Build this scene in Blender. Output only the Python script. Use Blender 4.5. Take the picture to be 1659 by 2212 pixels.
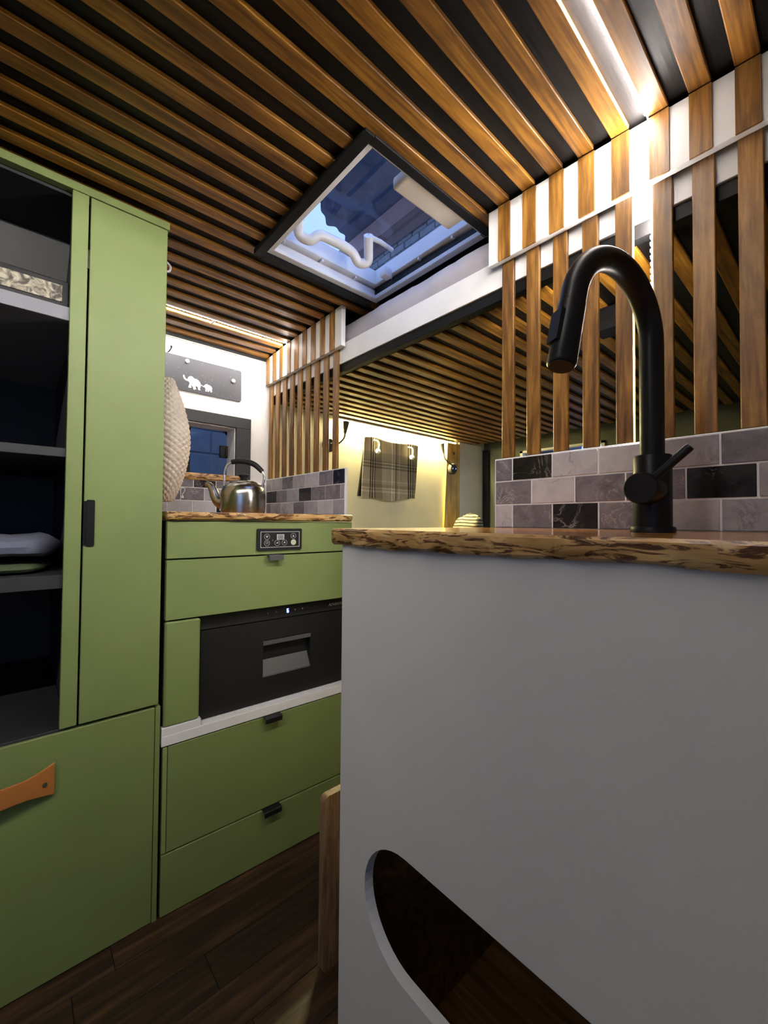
import bpy, bmesh, math, random
from mathutils import Vector, Matrix

for o in list(bpy.data.objects): bpy.data.objects.remove(o)
S = bpy.context.scene
COL = S.collection
H = 0.984                      # eye height; z values below are measured from the eye level

# ------------------------------------------------------------------ camera
YAW, PITCH, ROLL, FPX = 0.8433, 0.0231, -0.00757, 891.0
fwd = Vector((-math.sin(YAW)*math.cos(PITCH), math.cos(YAW)*math.cos(PITCH), math.sin(PITCH)))
rgt = Vector((math.cos(YAW), math.sin(YAW), 0))
dwn = fwd.cross(rgt)
r2 = math.cos(ROLL)*rgt + math.sin(ROLL)*dwn
d2 = -math.sin(ROLL)*rgt + math.cos(ROLL)*dwn
cam = bpy.data.objects.new('camera', bpy.data.cameras.new('camera'))
COL.objects.link(cam)
M3 = Matrix((r2, -d2, -fwd)).transposed()
cam.matrix_world = Matrix.Translation((0, 0, H)) @ M3.to_4x4()
cam.data.sensor_fit = 'HORIZONTAL'; cam.data.sensor_width = 36.0
cam.data.lens = FPX/1659*36.0
cam.data.clip_start = 0.01
S.camera = cam

# ------------------------------------------------------------------ world: blue dusk
W = bpy.data.worlds.new('dusk'); S.world = W; W.use_nodes = True
bg = W.node_tree.nodes['Background']
bg.inputs[0].default_value = (0.34, 0.48, 0.90, 1); bg.inputs[1].default_value = 0.85
vs = S.view_settings
vs.view_transform = 'Standard'; vs.look = 'None'; vs.gamma = 1.0; vs.use_curve_mapping = False
vs.exposure = 1.3
LED_E, LEDBED_E = 440.0, 900.0      # strip brightness
LED_C = (1.0, 0.945, 0.89); LEDBED_C = (1.0, 0.86, 0.42)

# ------------------------------------------------------------------ materials
MATS = {}
def newmat(name):
    m = bpy.data.materials.new(name); m.use_nodes = True
    nt = m.node_tree; b = nt.nodes['Principled BSDF']
    MATS[name] = m
    return m, nt, b
def N(nt, typ, **kw):
    n = nt.nodes.new(typ)
    for k, v in kw.items(): setattr(n, k, v)
    return n
def L(nt, a, b): nt.links.new(a, b)
def rgb(c): return (c[0], c[1], c[2], 1)
def ramp(nt, stops, fac):
    r = N(nt, 'ShaderNodeValToRGB')
    e = r.color_ramp.elements
    while len(e) < len(stops): e.new(0.5)
    for el, (p, c) in zip(e, stops): el.position = p; el.color = rgb(c)
    L(nt, fac, r.inputs[0]); return r.outputs[0]
def coords(nt, scale, rnd=True):
    tc = N(nt, 'ShaderNodeTexCoord'); v = tc.outputs['Object']
    if rnd:
        oi = N(nt, 'ShaderNodeObjectInfo')
        vm = N(nt, 'ShaderNodeVectorMath', operation='SCALE'); vm.inputs[0].default_value = (17.3, 9.1, 23.7)
        L(nt, oi.outputs['Random'], vm.inputs['Scale'])
        va = N(nt, 'ShaderNodeVectorMath', operation='ADD')
        L(nt, v, va.inputs[0]); L(nt, vm.outputs[0], va.inputs[1]); v = va.outputs[0]
    mp = N(nt, 'ShaderNodeMapping'); mp.inputs['Scale'].default_value = scale
    L(nt, v, mp.inputs['Vector']); return mp.outputs[0]
def noise(nt, vec, scale=1, detail=5, dist=0.0, rough=0.55):
    n = N(nt, 'ShaderNodeTexNoise'); n.inputs['Scale'].default_value = scale
    n.inputs['Detail'].default_value = detail; n.inputs['Distortion'].default_value = dist
    n.inputs['Roughness'].default_value = rough
    L(nt, vec, n.inputs['Vector']); return n.outputs['Fac']
def bump(nt, b, h, strength=0.2, dist=0.002):
    bp = N(nt, 'ShaderNodeBump'); bp.inputs['Strength'].default_value = strength; bp.inputs['Distance'].default_value = dist
    L(nt, h, bp.inputs['Height']); L(nt, bp.outputs[0], b.inputs['Normal'])
def mixc(nt, fac, a, b, mode='MIX'):
    m = N(nt, 'ShaderNodeMix', data_type='RGBA', blend_type=mode)
    if isinstance(fac, (int, float)): m.inputs[0].default_value = fac
    else: L(nt, fac, m.inputs[0])
    for s, i in ((a, 6), (b, 7)):
        if isinstance(s, tuple): m.inputs[i].default_value = rgb(s)
        else: L(nt, s, m.inputs[i])
    return m.outputs[2]
AX = {'x': (1.3, 22, 22), 'y': (22, 1.3, 22), 'z': (22, 22, 1.3)}
def wood(name, dark, mid, light, axis, rough=0.45, var=(0.75, 1.2), k=1.0, bmp=0.25):
    m, nt, b = newmat(name)
    v = coords(nt, tuple(s*k for s in AX[axis]))
    c = ramp(nt, [(0.33, dark), (0.5, mid), (0.66, light)], noise(nt, v, 1.5, 7, 2.4, 0.6))
    fine = noise(nt, v, 6.0, 4, 0.4)
    vb = coords(nt, tuple((5 if q < 5 else 16)*k for q in AX[axis]))
    c = mixc(nt, 0.8, c, ramp(nt, [(0.36, (0.62, 0.56, 0.5)), (0.62, (1.12, 1.12, 1.12))], noise(nt, vb, 1.0, 4, 1.5)), 'MULTIPLY')
    c = mixc(nt, 0.55, c, ramp(nt, [(0.38, (0.45, 0.4, 0.35)), (0.56, (1, 1, 1))], fine), 'MULTIPLY')
    oi = N(nt, 'ShaderNodeObjectInfo'); mr = N(nt, 'ShaderNodeMapRange')
    mr.inputs[3].default_value, mr.inputs[4].default_value = var
    L(nt, oi.outputs['Random'], mr.inputs[0])
    hs = N(nt, 'ShaderNodeHueSaturation'); L(nt, mr.outputs[0], hs.inputs['Value']); L(nt, c, hs.inputs['Color'])
    L(nt, hs.outputs[0], b.inputs['Base Color'])
    b.inputs['Roughness'].default_value = rough
    bump(nt, b, fine, bmp, 0.001)
    return m
def paint(name, col, rough=0.5, bmp=0.05, var=0.06, metal=0.0, scale=60, spec=0.5):
    m, nt, b = newmat(name)
    v = coords(nt, (1, 1, 1), False)
    n1 = noise(nt, v, 6, 4)
    lo = tuple(max(0, x*(1-var)) for x in col); hi = tuple(min(1, x*(1+var)) for x in col)
    L(nt, ramp(nt, [(0.3, lo), (0.7, hi)], n1), b.inputs['Base Color'])
    b.inputs['Roughness'].default_value = rough; b.inputs['Metallic'].default_value = metal
    b.inputs['Specular IOR Level'].default_value = spec
    if bmp: bump(nt, b, noise(nt, v, scale*8, 2), bmp, 0.0008)
    return m
def emis(name, col, e):
    m, nt, b = newmat(name)
    b.inputs['Base Color'].default_value = rgb((0.8, 0.8, 0.8))
    b.inputs['Emission Color'].default_value = rgb(col); b.inputs['Emission Strength'].default_value = e
    return m

WD, WM, WL = (0.135, 0.052, 0.005), (0.29, 0.124, 0.012), (0.43, 0.200, 0.026)
wood('slat_y', WD, WM, WL, 'y'); wood('slat_z', (0.120, 0.049, 0.007), (0.265, 0.122, 0.020), (0.40, 0.205, 0.045), 'z')
m, nt, b = newmat('black_wood')
v = coords(nt, AX['y'], False); n1 = noise(nt, v, 2, 5, 0.8)
L(nt, ramp(nt, [(0.3, (0.004, 0.0035, 0.0035)), (0.75, (0.012, 0.011, 0.011))], n1), b.inputs['Base Color'])
b.inputs['Roughness'].default_value = 0.42; b.inputs['Specular IOR Level'].default_value = 0.18; bump(nt, b, noise(nt, v, 9, 3), 0.5, 0.001)
paint('black_trim', (0.005, 0.005, 0.0055), 0.6, spec=0.22)
paint('white_paint', (0.76, 0.75, 0.74), 0.45)
paint('wall_white', (0.80, 0.785, 0.76), 0.55)
paint('wall_cab', (0.22, 0.22, 0.23), 0.7)
paint('wall_led_yellow', (0.80, 0.745, 0.52), 0.6)  # white side wall with the bed LED's yellow light mixed into its colour
paint('green', (0.185, 0.240, 0.078), 0.5, 0.12, 0.05)
paint('green_edge', (0.24, 0.31, 0.10), 0.5)
paint('carcass_dark', (0.015, 0.017, 0.012), 0.7)
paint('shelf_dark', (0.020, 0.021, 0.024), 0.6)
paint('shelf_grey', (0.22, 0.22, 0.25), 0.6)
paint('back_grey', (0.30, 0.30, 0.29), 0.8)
paint('panel_grey', (0.72, 0.695, 0.675), 0.55, 0.15, 0.03)
paint('panel_edge', (0.80, 0.80, 0.81), 0.5)
paint('black_metal', (0.010, 0.010, 0.011), 0.38, 0.0, spec=0.22)
paint('black_plastic', (0.012, 0.012, 0.013), 0.45, 0.1, spec=0.22)
paint('grey_plastic', (0.075, 0.075, 0.078), 0.5, 0.1)
paint('white_plastic', (0.82, 0.82, 0.84), 0.4, 0.0)
paint('beige_plastic', (0.62, 0.55, 0.46), 0.5, 0.0)
paint('grey_panel_sign', (0.13, 0.13, 0.145), 0.5)
paint('frame_grey', (0.030, 0.030, 0.034), 0.6, 0.1)
paint('reveal', (0.58, 0.54, 0.50), 0.6)
paint('grout', (0.82, 0.81, 0.83), 0.6)
paint('rear_wall', (0.075, 0.08, 0.058), 0.8)
paint('rear_side', (0.74, 0.72, 0.62), 0.7)
paint('bench_fabric', (0.07, 0.075, 0.072), 0.9, 0.3)
paint('curtain', (0.02, 0.022, 0.024), 0.9, 0.2)
paint('chrome', (0.75, 0.75, 0.76), 0.15, 0.0, 0.02, 1.0)
paint('lamp_metal', (0.055, 0.052, 0.042), 0.6, 0.0, 0.02, 0.0, spec=0.3)
paint('canopy', (0.10, 0.13, 0.20), 0.8, 0.0, 0.25)
paint('pink_beam', (0.42, 0.25, 0.22), 0.8)
paint('brick', (0.30, 0.30, 0.30), 0.9, 0.3, 0.2)
paint('mortar', (0.10, 0.10, 0.11), 0.9)
paint('block', (0.42, 0.44, 0.47), 0.9, 0.3, 0.15)
paint('ground', (0.30, 0.30, 0.30), 0.9)
paint('leather', (0.42, 0.155, 0.035), 0.5, 0.3, 0.12)
paint('sheet', (0.40, 0.37, 0.39), 0.85, 0.3)
paint('knit', (0.66, 0.58, 0.50), 0.95, 0.5, 0.1)
paint('ceramic', (0.8, 0.82, 0.86), 0.15, 0.0)
paint('cloth_grey', (0.12, 0.13, 0.18), 0.95, 0.4, 0.2)
paint('cloth_green', (0.05, 0.075, 0.03), 0.95, 0.4, 0.2)
wood('pine', (0.50, 0.32, 0.07), (0.62, 0.42, 0.10), (0.70, 0.50, 0.15), 'z', 0.5, (0.95, 1.05), 0.6)
wood('ply', (0.20, 0.12, 0.065), (0.28, 0.175, 0.10), (0.36, 0.24, 0.14), 'z', 0.5, (0.95, 1.05))
wood('lining', (0.20, 0.095, 0.03), (0.34, 0.17, 0.055), (0.48, 0.25, 0.09), 'x', 0.6, (0.9, 1.1), 0.5)
wood('floor_wood', (0.016, 0.007, 0.003), (0.042, 0.019, 0.006), (0.085, 0.040, 0.013), 'y', 0.55, (0.55, 1.35), 0.7)
for nm, ax in (('slab_top', 'x'), ('slab_top_y', 'y')):
    wood(nm, (0.26, 0.10, 0.02), (0.40, 0.17, 0.04), (0.50, 0.24, 0.07), ax, 0.14, (1, 1), 0.5)
for nm, sc in (('bark', (22, 30, 120)), ('bark_y', (30, 22, 120))):
    m, nt, b = newmat(nm)
    v = coords(nt, sc, True)
    base = ramp(nt, [(0.3, (0.36, 0.18, 0.055)), (0.5, (0.52, 0.30, 0.11)), (0.7, (0.62, 0.41, 0.18))], noise(nt, v, 0.6, 4, 0.5))
    st = N(nt, 'ShaderNodeValToRGB'); st.color_ramp.elements[0].position = 0.505; st.color_ramp.elements[1].position = 0.56
    L(nt, noise(nt, v, 0.85, 6, 1.2, 0.66), st.inputs[0])
    c = mixc(nt, st.outputs[0], base, ramp(nt, [(0.3, (0.035, 0.012, 0.004)), (0.7, (0.16, 0.06, 0.015))], noise(nt, v, 2.5, 2)))
    L(nt, c, b.inputs['Base Color']); b.inputs['Roughness'].default_value = 0.35
    bump(nt, b, st.outputs[0], -0.4, 0.002)
def marble(name, c0, c1, vein, vs_, rough=0.12):
    m, nt, b = newmat(name)
    v = coords(nt, (1, 1, 1), True)
    c = ramp(nt, [(0.3, c0), (0.7, c1)], noise(nt, v, 22, 7, 1.2, 0.65))
    n2 = noise(nt, v, vs_, 6, 1.4, 0.6)
    ab = N(nt, 'ShaderNodeMath', operation='SUBTRACT'); L(nt, n2, ab.inputs[0]); ab.inputs[1].default_value = 0.5
    aa = N(nt, 'ShaderNodeMath', operation='ABSOLUTE'); L(nt, ab.outputs[0], aa.inputs[0])
    rr = N(nt, 'ShaderNodeValToRGB'); rr.color_ramp.elements[0].color = (1, 1, 1, 1); rr.color_ramp.elements[1].color = (0, 0, 0, 1)
    rr.color_ramp.elements[0].position = 0.0; rr.color_ramp.elements[1].position = 0.022
    L(nt, aa.outputs[0], rr.inputs[0])
    msk = mixc(nt, 1.0, rr.outputs[0], ramp(nt, [(0.5, (0, 0, 0)), (0.68, (1, 1, 1))], noise(nt, v, 14, 3)), 'MULTIPLY')
    L(nt, mixc(nt, msk, c, vein), b.inputs['Base Color'])
    b.inputs['Roughness'].default_value = rough
marble('tile_light', (0.43, 0.415, 0.45), (0.55, 0.53, 0.565), (0.22, 0.19, 0.20), 9)
marble('tile_mid', (0.125, 0.11, 0.13), (0.26, 0.24, 0.27), (0.42, 0.38, 0.40), 16)
marble('tile_pale', (0.29, 0.28, 0.31), (0.41, 0.39, 0.425), (0.2, 0.17, 0.18), 10)
marble('tile_black', (0.010, 0.008, 0.009), (0.026, 0.021, 0.022), (0.30, 0.27, 0.27), 12)
m, nt, b = newmat('steel')
b.inputs['Base Color'].default_value = (0.42, 0.40, 0.36, 1); b.inputs['Metallic'].default_value = 1
b.inputs['Roughness'].default_value = 0.22
v = coords(nt, (3, 3, 400), False); bump(nt, b, noise(nt, v, 1, 2), 0.08, 0.0005)
def glass(name, tint, rough=0.0, alpha=0.12):
    m, nt, b = newmat(name)
    tr = N(nt, 'ShaderNodeBsdfTransparent'); tr.inputs[0].default_value = rgb(tint)
    gl = N(nt, 'ShaderNodeBsdfGlossy'); gl.inputs['Roughness'].default_value = rough
    fr = N(nt, 'ShaderNodeFresnel'); fr.inputs[0].default_value = 1.5
    mx = N(nt, 'ShaderNodeMixShader')
    ge = N(nt, 'ShaderNodeNewGeometry'); iv = N(nt, 'ShaderNodeMath', operation='SUBTRACT'); iv.inputs[0].default_value = 1.0; L(nt, ge.outputs['Backfacing'], iv.inputs[1])
    mu = N(nt, 'ShaderNodeMath', operation='MULTIPLY'); L(nt, fr.outputs[0], mu.inputs[0]); L(nt, iv.outputs[0], mu.inputs[1])
    L(nt, mu.outputs[0], mx.inputs[0]); L(nt, tr.outputs[0], mx.inputs[1]); L(nt, gl.outputs[0], mx.inputs[2])
    L(nt, mx.outputs[0], nt.nodes['Material Output'].inputs[0])
glass('pane', (0.85, 0.9, 0.95)); glass('pane_dark', (0.5, 0.55, 0.6))
# plaid towel
m, nt, b = newmat('plaid')
tc = N(nt, 'ShaderNodeTexCoord'); sp = N(nt, 'ShaderNodeSeparateXYZ'); L(nt, tc.outputs['Object'], sp.inputs[0])
def stripes(out, stops):
    f = N(nt, 'ShaderNodeMath', operation='MULTIPLY'); L(nt, out, f.inputs[0]); f.inputs[1].default_value = 1/0.30
    g = N(nt, 'ShaderNodeMath', operation='FRACT'); L(nt, f.outputs[0], g.inputs[0])
    r = N(nt, 'ShaderNodeValToRGB'); r.color_ramp.interpolation = 'CONSTANT'
    e = r.color_ramp.elements
    while len(e) < len(stops): e.new(0.5)
    for el, (p, c) in zip(e, stops): el.position = p; el.color = rgb(c)
    L(nt, g.outputs[0], r.inputs[0]); return r.outputs[0]
G0, G1, G2 = (0.50, 0.46, 0.37), (0.06, 0.055, 0.045), (0.85, 0.82, 0.72)
pat = [(0, G0), (0.12, G2), (0.15, G0), (0.19, G2), (0.21, (0.3, 0.28, 0.21)), (0.27, G0), (0.33, G2), (0.345, G0), (0.58, G1), (0.61, G0), (0.64, G1), (0.67, G0), (0.70, G1), (0.72, (0.3, 0.28, 0.21)), (0.88, G0)]
c = mixc(nt, 0.75, stripes(sp.outputs['Y'], pat), stripes(sp.outputs['Z'], pat), 'MULTIPLY')
hs = N(nt, 'ShaderNodeHueSaturation'); hs.inputs['Value'].default_value = 1.3; L(nt, c, hs.inputs['Color'])
L(nt, hs.outputs[0], b.inputs['Base Color']); b.inputs['Roughness'].default_value = 0.95
# striped cushion
m, nt, b = newmat('stripe')
tc = N(nt, 'ShaderNodeTexCoord'); wv = N(nt, 'ShaderNodeTexWave', bands_direction='Z')
wv.inputs['Scale'].default_value = 16; wv.inputs['Distortion'].default_value = 3.0; wv.inputs['Detail Scale'].default_value = 0.6
L(nt, tc.outputs['Object'], wv.inputs['Vector'])
L(nt, ramp(nt, [(0.30, (0.04, 0.033, 0.02)), (0.48, (0.36, 0.32, 0.21))], wv.outputs['Fac']), b.inputs['Base Color']); b.inputs['Roughness'].default_value = 0.9
# mottled woven insert
m, nt, b = newmat('mottled')
v = coords(nt, (1, 1, 1), False)
L(nt, ramp(nt, [(0.4, (0.035, 0.028, 0.016)), (0.6, (0.42, 0.38, 0.28))], noise(nt, v, 48, 3, 1.5)), b.inputs['Base Color'])
# sign plate with pale flecks
m, nt, b = newmat('slate')
v = coords(nt, (1, 1, 1), False)
vo = N(nt, 'ShaderNodeTexVoronoi'); vo.inputs['Scale'].default_value = 70; L(nt, v, vo.inputs['Vector'])
L(nt, ramp(nt, [(0.06, (0.30, 0.30, 0.32)), (0.10, (0.055, 0.055, 0.065))], vo.outputs['Distance']), b.inputs['Base Color']); b.inputs['Roughness'].default_value = 0.55
emis('led', LED_C, LED_E); emis('led_tape', LED_C, LED_E*0.015); emis('led_side', LED_C, LED_E*0.62); emis('led_soft_side', LED_C, LED_E*0.30); emis('led_bed_side', LEDBED_C, LEDBED_E*0.04); emis('led_soft', LED_C, LED_E*0.62); emis('led_soft_tape', LED_C, LED_E*0.01); emis('led_bed', LEDBED_C, LEDBED_E)
emis('digit_blue', (0.10, 0.18, 1.0), 5.0)
paint('button_face', (0.55, 0.58, 0.42), 0.5, 0); paint('mark_grey', (0.5, 0.5, 0.5), 0.5, 0); paint('mark_dark', (0.02, 0.02, 0.02), 0.5, 0)
paint('lcd', (0.42, 0.42, 0.42), 0.4, 0)

# ------------------------------------------------------------------ builders
def thing(name, label=None, cat=None, loc=(0, 0, 0), rz=0.0, group=None, kind=None):
    o = bpy.data.objects.new(name, None); COL.objects.link(o)
    o.location = loc; o.rotation_euler = (0, 0, rz); o.empty_display_size = 0.05
    if label: o['label'] = label
    if cat: o['category'] = cat
    if group: o['group'] = group
    if kind: o['kind'] = kind
    return o
def tag(o, label=None, cat=None, group=None, kind=None):
    if label: o['label'] = label
    if cat: o['category'] = cat
    if group: o['group'] = group
    if kind: o['kind'] = kind
    return o
def build(name, bm, mat, parent=None, root=None, local=False, smooth=False, org=None):
    """bm uses world x, y and eye-level z; stored relative to the thing it belongs to"""
    root = root or parent
    off = Vector((0, 0, H))
    if root is not None:
        off.z -= root.location.z
        if not local: off.x -= root.location.x; off.y -= root.location.y
    elif org is not None:
        off -= Vector(org)
    bmesh.ops.translate(bm, verts=bm.verts, vec=off)
    bmesh.ops.recalc_face_normals(bm, faces=bm.faces)
    me = bpy.data.meshes.new(name); bm.to_mesh(me); bm.free()
    for mm in (mat if isinstance(mat, (list, tuple)) else [mat]): me.materials.append(MATS[mm])
    if smooth:
        me.polygons.foreach_set('use_smooth', [True]*len(me.polygons))
        me.set_sharp_from_angle(angle=math.radians(38))
    o = bpy.data.objects.new(name, me); COL.objects.link(o)
    if parent is not None: o.parent = parent
    elif org is not None: o.location = org
    return o
def B(): return bmesh.new()
def box(bm, x0, x1, y0, y1, z0, z1, bev=0.0, seg=1):
    vs_ = [bm.verts.new((x, y, z)) for z in (z0, z1) for y in (y0, y1) for x in (x0, x1)]
    fs = [bm.faces.new([vs_[i] for i in q]) for q in ((0, 2, 3, 1), (4, 5, 7, 6), (0, 1, 5, 4), (2, 6, 7, 3), (0, 4, 6, 2), (1, 3, 7, 5))]
    if bev:
        es = set(e for f in fs for e in f.edges)
        bmesh.ops.bevel(bm, geom=list(es), offset=bev, segments=seg, affect='EDGES', profile=0.5)
    return bm
def bxo(name, mat, parent, x0, x1, y0, y1, z0, z1, bev=0.0, local=False, seg=1, root=None):
    return build(name, box(B(), x0, x1, y0, y1, z0, z1, bev, seg), mat, parent, root, local, smooth=(seg > 1))
def tube(bm, pts, rad, seg=16, cap=True):
    pts = [Vector(p) for p in pts]; n = len(pts)
    if not isinstance(rad, (list, tuple)): rad = [rad]*n
    t = [(pts[min(i+1, n-1)]-pts[max(i-1, 0)]).normalized() for i in range(n)]
    a = Vector((0, 0, 1)) if abs(t[0].z) < 0.9 else Vector((1, 0, 0))
    u = t[0].cross(a).normalized(); rings = []
    for i in range(n):
        u = (u - t[i]*u.dot(t[i])).normalized(); w = t[i].cross(u)
        rings.append([bm.verts.new(pts[i] + rad[i]*(math.cos(2*math.pi*k/seg)*u + math.sin(2*math.pi*k/seg)*w)) for k in range(seg)])
    for i in range(n-1):
        for k in range(seg):
            bm.faces.new((rings[i][k], rings[i][(k+1) % seg], rings[i+1][(k+1) % seg], rings[i+1][k]))
    if cap: bm.faces.new(rings[0][::-1]); bm.faces.new(rings[-1])
    return bm
def lathe(bm, prof, c=(0, 0, 0), seg=40):
    rings = []
    for r, z in prof:
        rings.append([bm.verts.new((c[0]+r*math.cos(2*math.pi*k/seg), c[1]+r*math.sin(2*math.pi*k/seg), c[2]+z)) for k in range(seg)])
    for i in range(len(rings)-1):
        for k in range(seg): bm.faces.new((rings[i][k], rings[i][(k+1) % seg], rings[i+1][(k+1) % seg], rings[i+1][k]))
    bm.faces.new(rings[0][::-1]); bm.faces.new(rings[-1])
    return bm
def prism(bm, poly, f0, f1):
    """poly: list of 2d points; f0, f1 place a point on the two caps"""
    a = [bm.verts.new(f0(*p)) for p in poly]; b_ = [bm.verts.new(f1(*p)) for p in poly]
    n = len(poly)
    bm.faces.new(a); bm.faces.new(b_[::-1])
    for i in range(n): bm.faces.new((a[i], a[(i+1) % n], b_[(i+1) % n], b_[i]))
    return bm
def rrect(x0, x1, y0, y1, r, n=5):
    pts = []
    for cx, cy, a0 in ((x1-r, y1-r, 0), (x0+r, y1-r, 90), (x0+r, y0+r, 180), (x1-r, y0+r, 270)):
        for k in range(n+1):
            a = math.radians(a0 + 90*k/n); pts.append((cx+r*math.cos(a), cy+r*math.sin(a)))
    return pts
def spline(pts, n=8):
    P = [Vector(p) for p in pts]; out = []
    for i in range(len(P)-1):
        p0 = P[max(i-1, 0)]; p1 = P[i]; p2 = P[i+1]; p3 = P[min(i+2, len(P)-1)]
        for k in range(n):
            t = k/n
            out.append(0.5*((2*p1)+(p2-p0)*t+(2*p0-5*p1+4*p2-p3)*t*t+(3*p1-p0-3*p2+p3)*t**3))
    out.append(P[-1]); return out
def wob(x, s=0.0):
    return math.sin(x*7.1+s)*0.5+math.sin(x*17.3+1.7*s)*0.3+math.sin(x*41.0+2.9*s)*0.2
def zc(x):                     # underside of the ceiling battens, slightly arched
    d = x+1.15
    return 0.772-(0.054 if d < 0 else 0.033)*d*d
SW = 0.0315                    # batten width
SL = [0.3278, 0.2650, 0.2022, 0.1394, 0.0766, 0.0138, -0.049, -0.112, -0.173, -0.2335, -0.297, -0.3605, -0.423, -0.486, -0.550]
SL += [-0.550-0.0651*k for k in range(1, 11)]
SL += [-1.266-0.0649*k for k in range(9)]
XL, XR, YF, YB = -1.80, 0.40, -1.7, 2.60     # inside faces of the van
YP = 0.85                                    # front of the divider

# ================================================================== THE SETTING
fl = tag(bxo('floor', 'carcass_dark', None, XL, XR, YF, YB, -1.02, -0.988), kind='structure')
random.seed(4)
PW = 0.094
for i in range(17):
    x0 = -1.17 + i*PW; y = -0.9 - random.random()*0.5
    while y < 1.6:
        ln = random.choice((0.45, 0.6, 0.75))
        if y+ln > -0.85:
            build('plank', box(B(), x0+0.0006, x0+PW-0.0006, max(y, -0.9)+0.0006, min(y+ln, 1.6)-0.0006, -0.988, -0.984, 0.0006), 'floor_wood', fl)
        y += ln
# ceiling: black arched board with a hole for the roof light
SX0, SX1, SY0, SY1 = -1.102, -0.622, 0.508, 0.915
def arch(bm, xs, y0, y1):
    for a, b_ in zip(xs[:-1], xs[1:]):
        za, zb = zc(a)+0.0088, zc(b_)+0.0088
        v_ = [bm.verts.new(p) for p in ((a, y0, za), (b_, y0, zb), (b_, y1, zb), (a, y1, za), (a, y0, za+0.03), (b_, y0, zb+0.03), (b_, y1, zb+0.03), (a, y1, za+0.03))]
        for q in ((0, 1, 2, 3), (4, 7, 6, 5), (0, 4, 5, 1), (1, 5, 6, 2), (2, 6, 7, 3), (3, 7, 4, 0)): bm.faces.new([v_[i] for i in q])
def lin(a, b_, n): return [a+(b_-a)*i/n for i in range(n+1)]
bm = B()
arch(bm, lin(XL-0.02, SX0, 10), YF, YB); arch(bm, lin(SX1, XR+0.02, 16), YF, YB)
arch(bm, lin(SX0, SX1, 6), YF, SY0); arch(bm, lin(SX0, SX1, 6), SY1, YB)
ceil = tag(build('ceiling', bm, 'black_wood'), kind='structure')
def tilt_box(bm, x0, y0, y1, bev=0.0015):
    a, b_ = x0, x0+SW
    v_ = []
    for dz in (0.0, 0.009):
        for y in (y0, y1):
            v_.append(bm.verts.new((a, y, zc(a)+dz))); v_.append(bm.verts.new((b_, y, zc(b_)+dz)))
    fs = [bm.faces.new([v_[i] for i in q]) for q in ((0, 2, 3, 1), (4, 5, 7, 6), (0, 1, 5, 4), (2, 6, 7, 3), (0, 4, 6, 2), (1, 3, 7, 5))]
    bmesh.ops.bevel(bm, geom=list(set(e for f in fs for e in f.edges)), offset=bev, segments=1, affect='EDGES')
for x in SL:
    inroof = SX0 < x+SW/2 < SX1
    passage = -1.188 < x+SW/2 < -0.578
    bm = B(); tilt_box(bm, x, -1.69, 0.49 if inroof else (1.25 if passage else YP))
    build('batten', bm, 'slat_y', ceil)

# left side wall with a window opening (y -0.2..0.72, z 0.19..0.41)
WY0, WY1, WZ0, WZ1 = 0.02, 0.716, 0.193, 0.409
bm = B()
box(bm, XL-0.10, XL, YF, WY0, -0.984, 0.752); box(bm, XL-0.10, XL, WY1, 0.90, -0.984, 0.752)
box(bm, XL-0.10, XL, WY0, WY1, -0.984, WZ0); box(bm, XL-0.10, XL, WY0, WY1, WZ1, 0.752)
tag(build('wall_left', bm, 'wall_white'), 'white painted side wall with a recessed window', kind='structure')
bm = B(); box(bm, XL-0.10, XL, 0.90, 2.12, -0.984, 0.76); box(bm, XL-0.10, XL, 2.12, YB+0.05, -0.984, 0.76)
tag(build('wall_side', bm, 'wall_led_yellow'), kind='structure')
tag(bxo('trim_1', 'black_trim', None, XL-0.001, XL+0.016, YF, YP, 0.739, 0.757), kind='structure')
tag(bxo('trim_2', 'beige_plastic', None, XL, XL+0.006, YF, YP, 0.735, 0.739), kind='structure')
bm = B(); VY0, VY1, VZ0, VZ1 = -1.60, -0.40, -0.08, 0.48
box(bm, XR, XR+0.06, YF, VY0, -0.984, 0.76); box(bm, XR, XR+0.06, VY1, YB, -0.984, 0.76); box(bm, XR, XR+0.06, VY0, VY1, -0.984, VZ0); box(bm, XR, XR+0.06, VY0, VY1, VZ1, 0.76)
tag(build('wall_right', bm, 'wall_cab'), kind='structure')
w4 = thing('window_4', loc=(XR, -1.0, 1.2), kind='structure')
bxo('pane', 'pane', w4, XR+0.03, XR+0.035, VY0, VY1, VZ0, VZ1)
tag(bxo('wall_front', 'wall_cab', None, XL-0.1, XR+0.06, YF-0.05, YF, -0.984, 0.79), kind='structure')
# rear doors with a window
RX0, RX1, RZ0, RZ1 = -1.50, -0.95, 0.10, 0.492
bm = B()
box(bm, XL-0.1, RX0, YB, YB+0.06, -0.984, 0.79); box(bm, RX1, XR+0.06, YB, YB+0.06, -0.984, 0.79)
box(bm, RX0, RX1, YB, YB+0.06, -0.984, RZ0); box(bm, RX0, RX1, YB, YB+0.06, RZ1, 0.79)
tag(build('wall_back', bm, 'rear_wall'), kind='structure')
w3 = thing('window_3', loc=(RX0, YB, 1.0), kind='structure')
bm = B()
for q in ((RX0, RX0+0.02, RZ0, RZ1), (RX1-0.02, RX1, RZ0, RZ1), (RX0, RX1, RZ0, RZ0+0.02), (RX0, RX1, RZ1-0.014, RZ1)): box(bm, q[0], q[1], YB-0.01, YB+0.03, q[2], q[3])
build('window_frame', bm, 'rear_side', w3)
bxo('pane', 'pane', w3, RX0+0.02, RX1-0.02, YB+0.03, YB+0.034, RZ0+0.02, RZ1-0.014)
tag(bxo('wall_rear_lining', 'rear_side', None, XL, XL+0.012, 2.292, 2.575, -0.984, 0.556), kind='structure')
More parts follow.
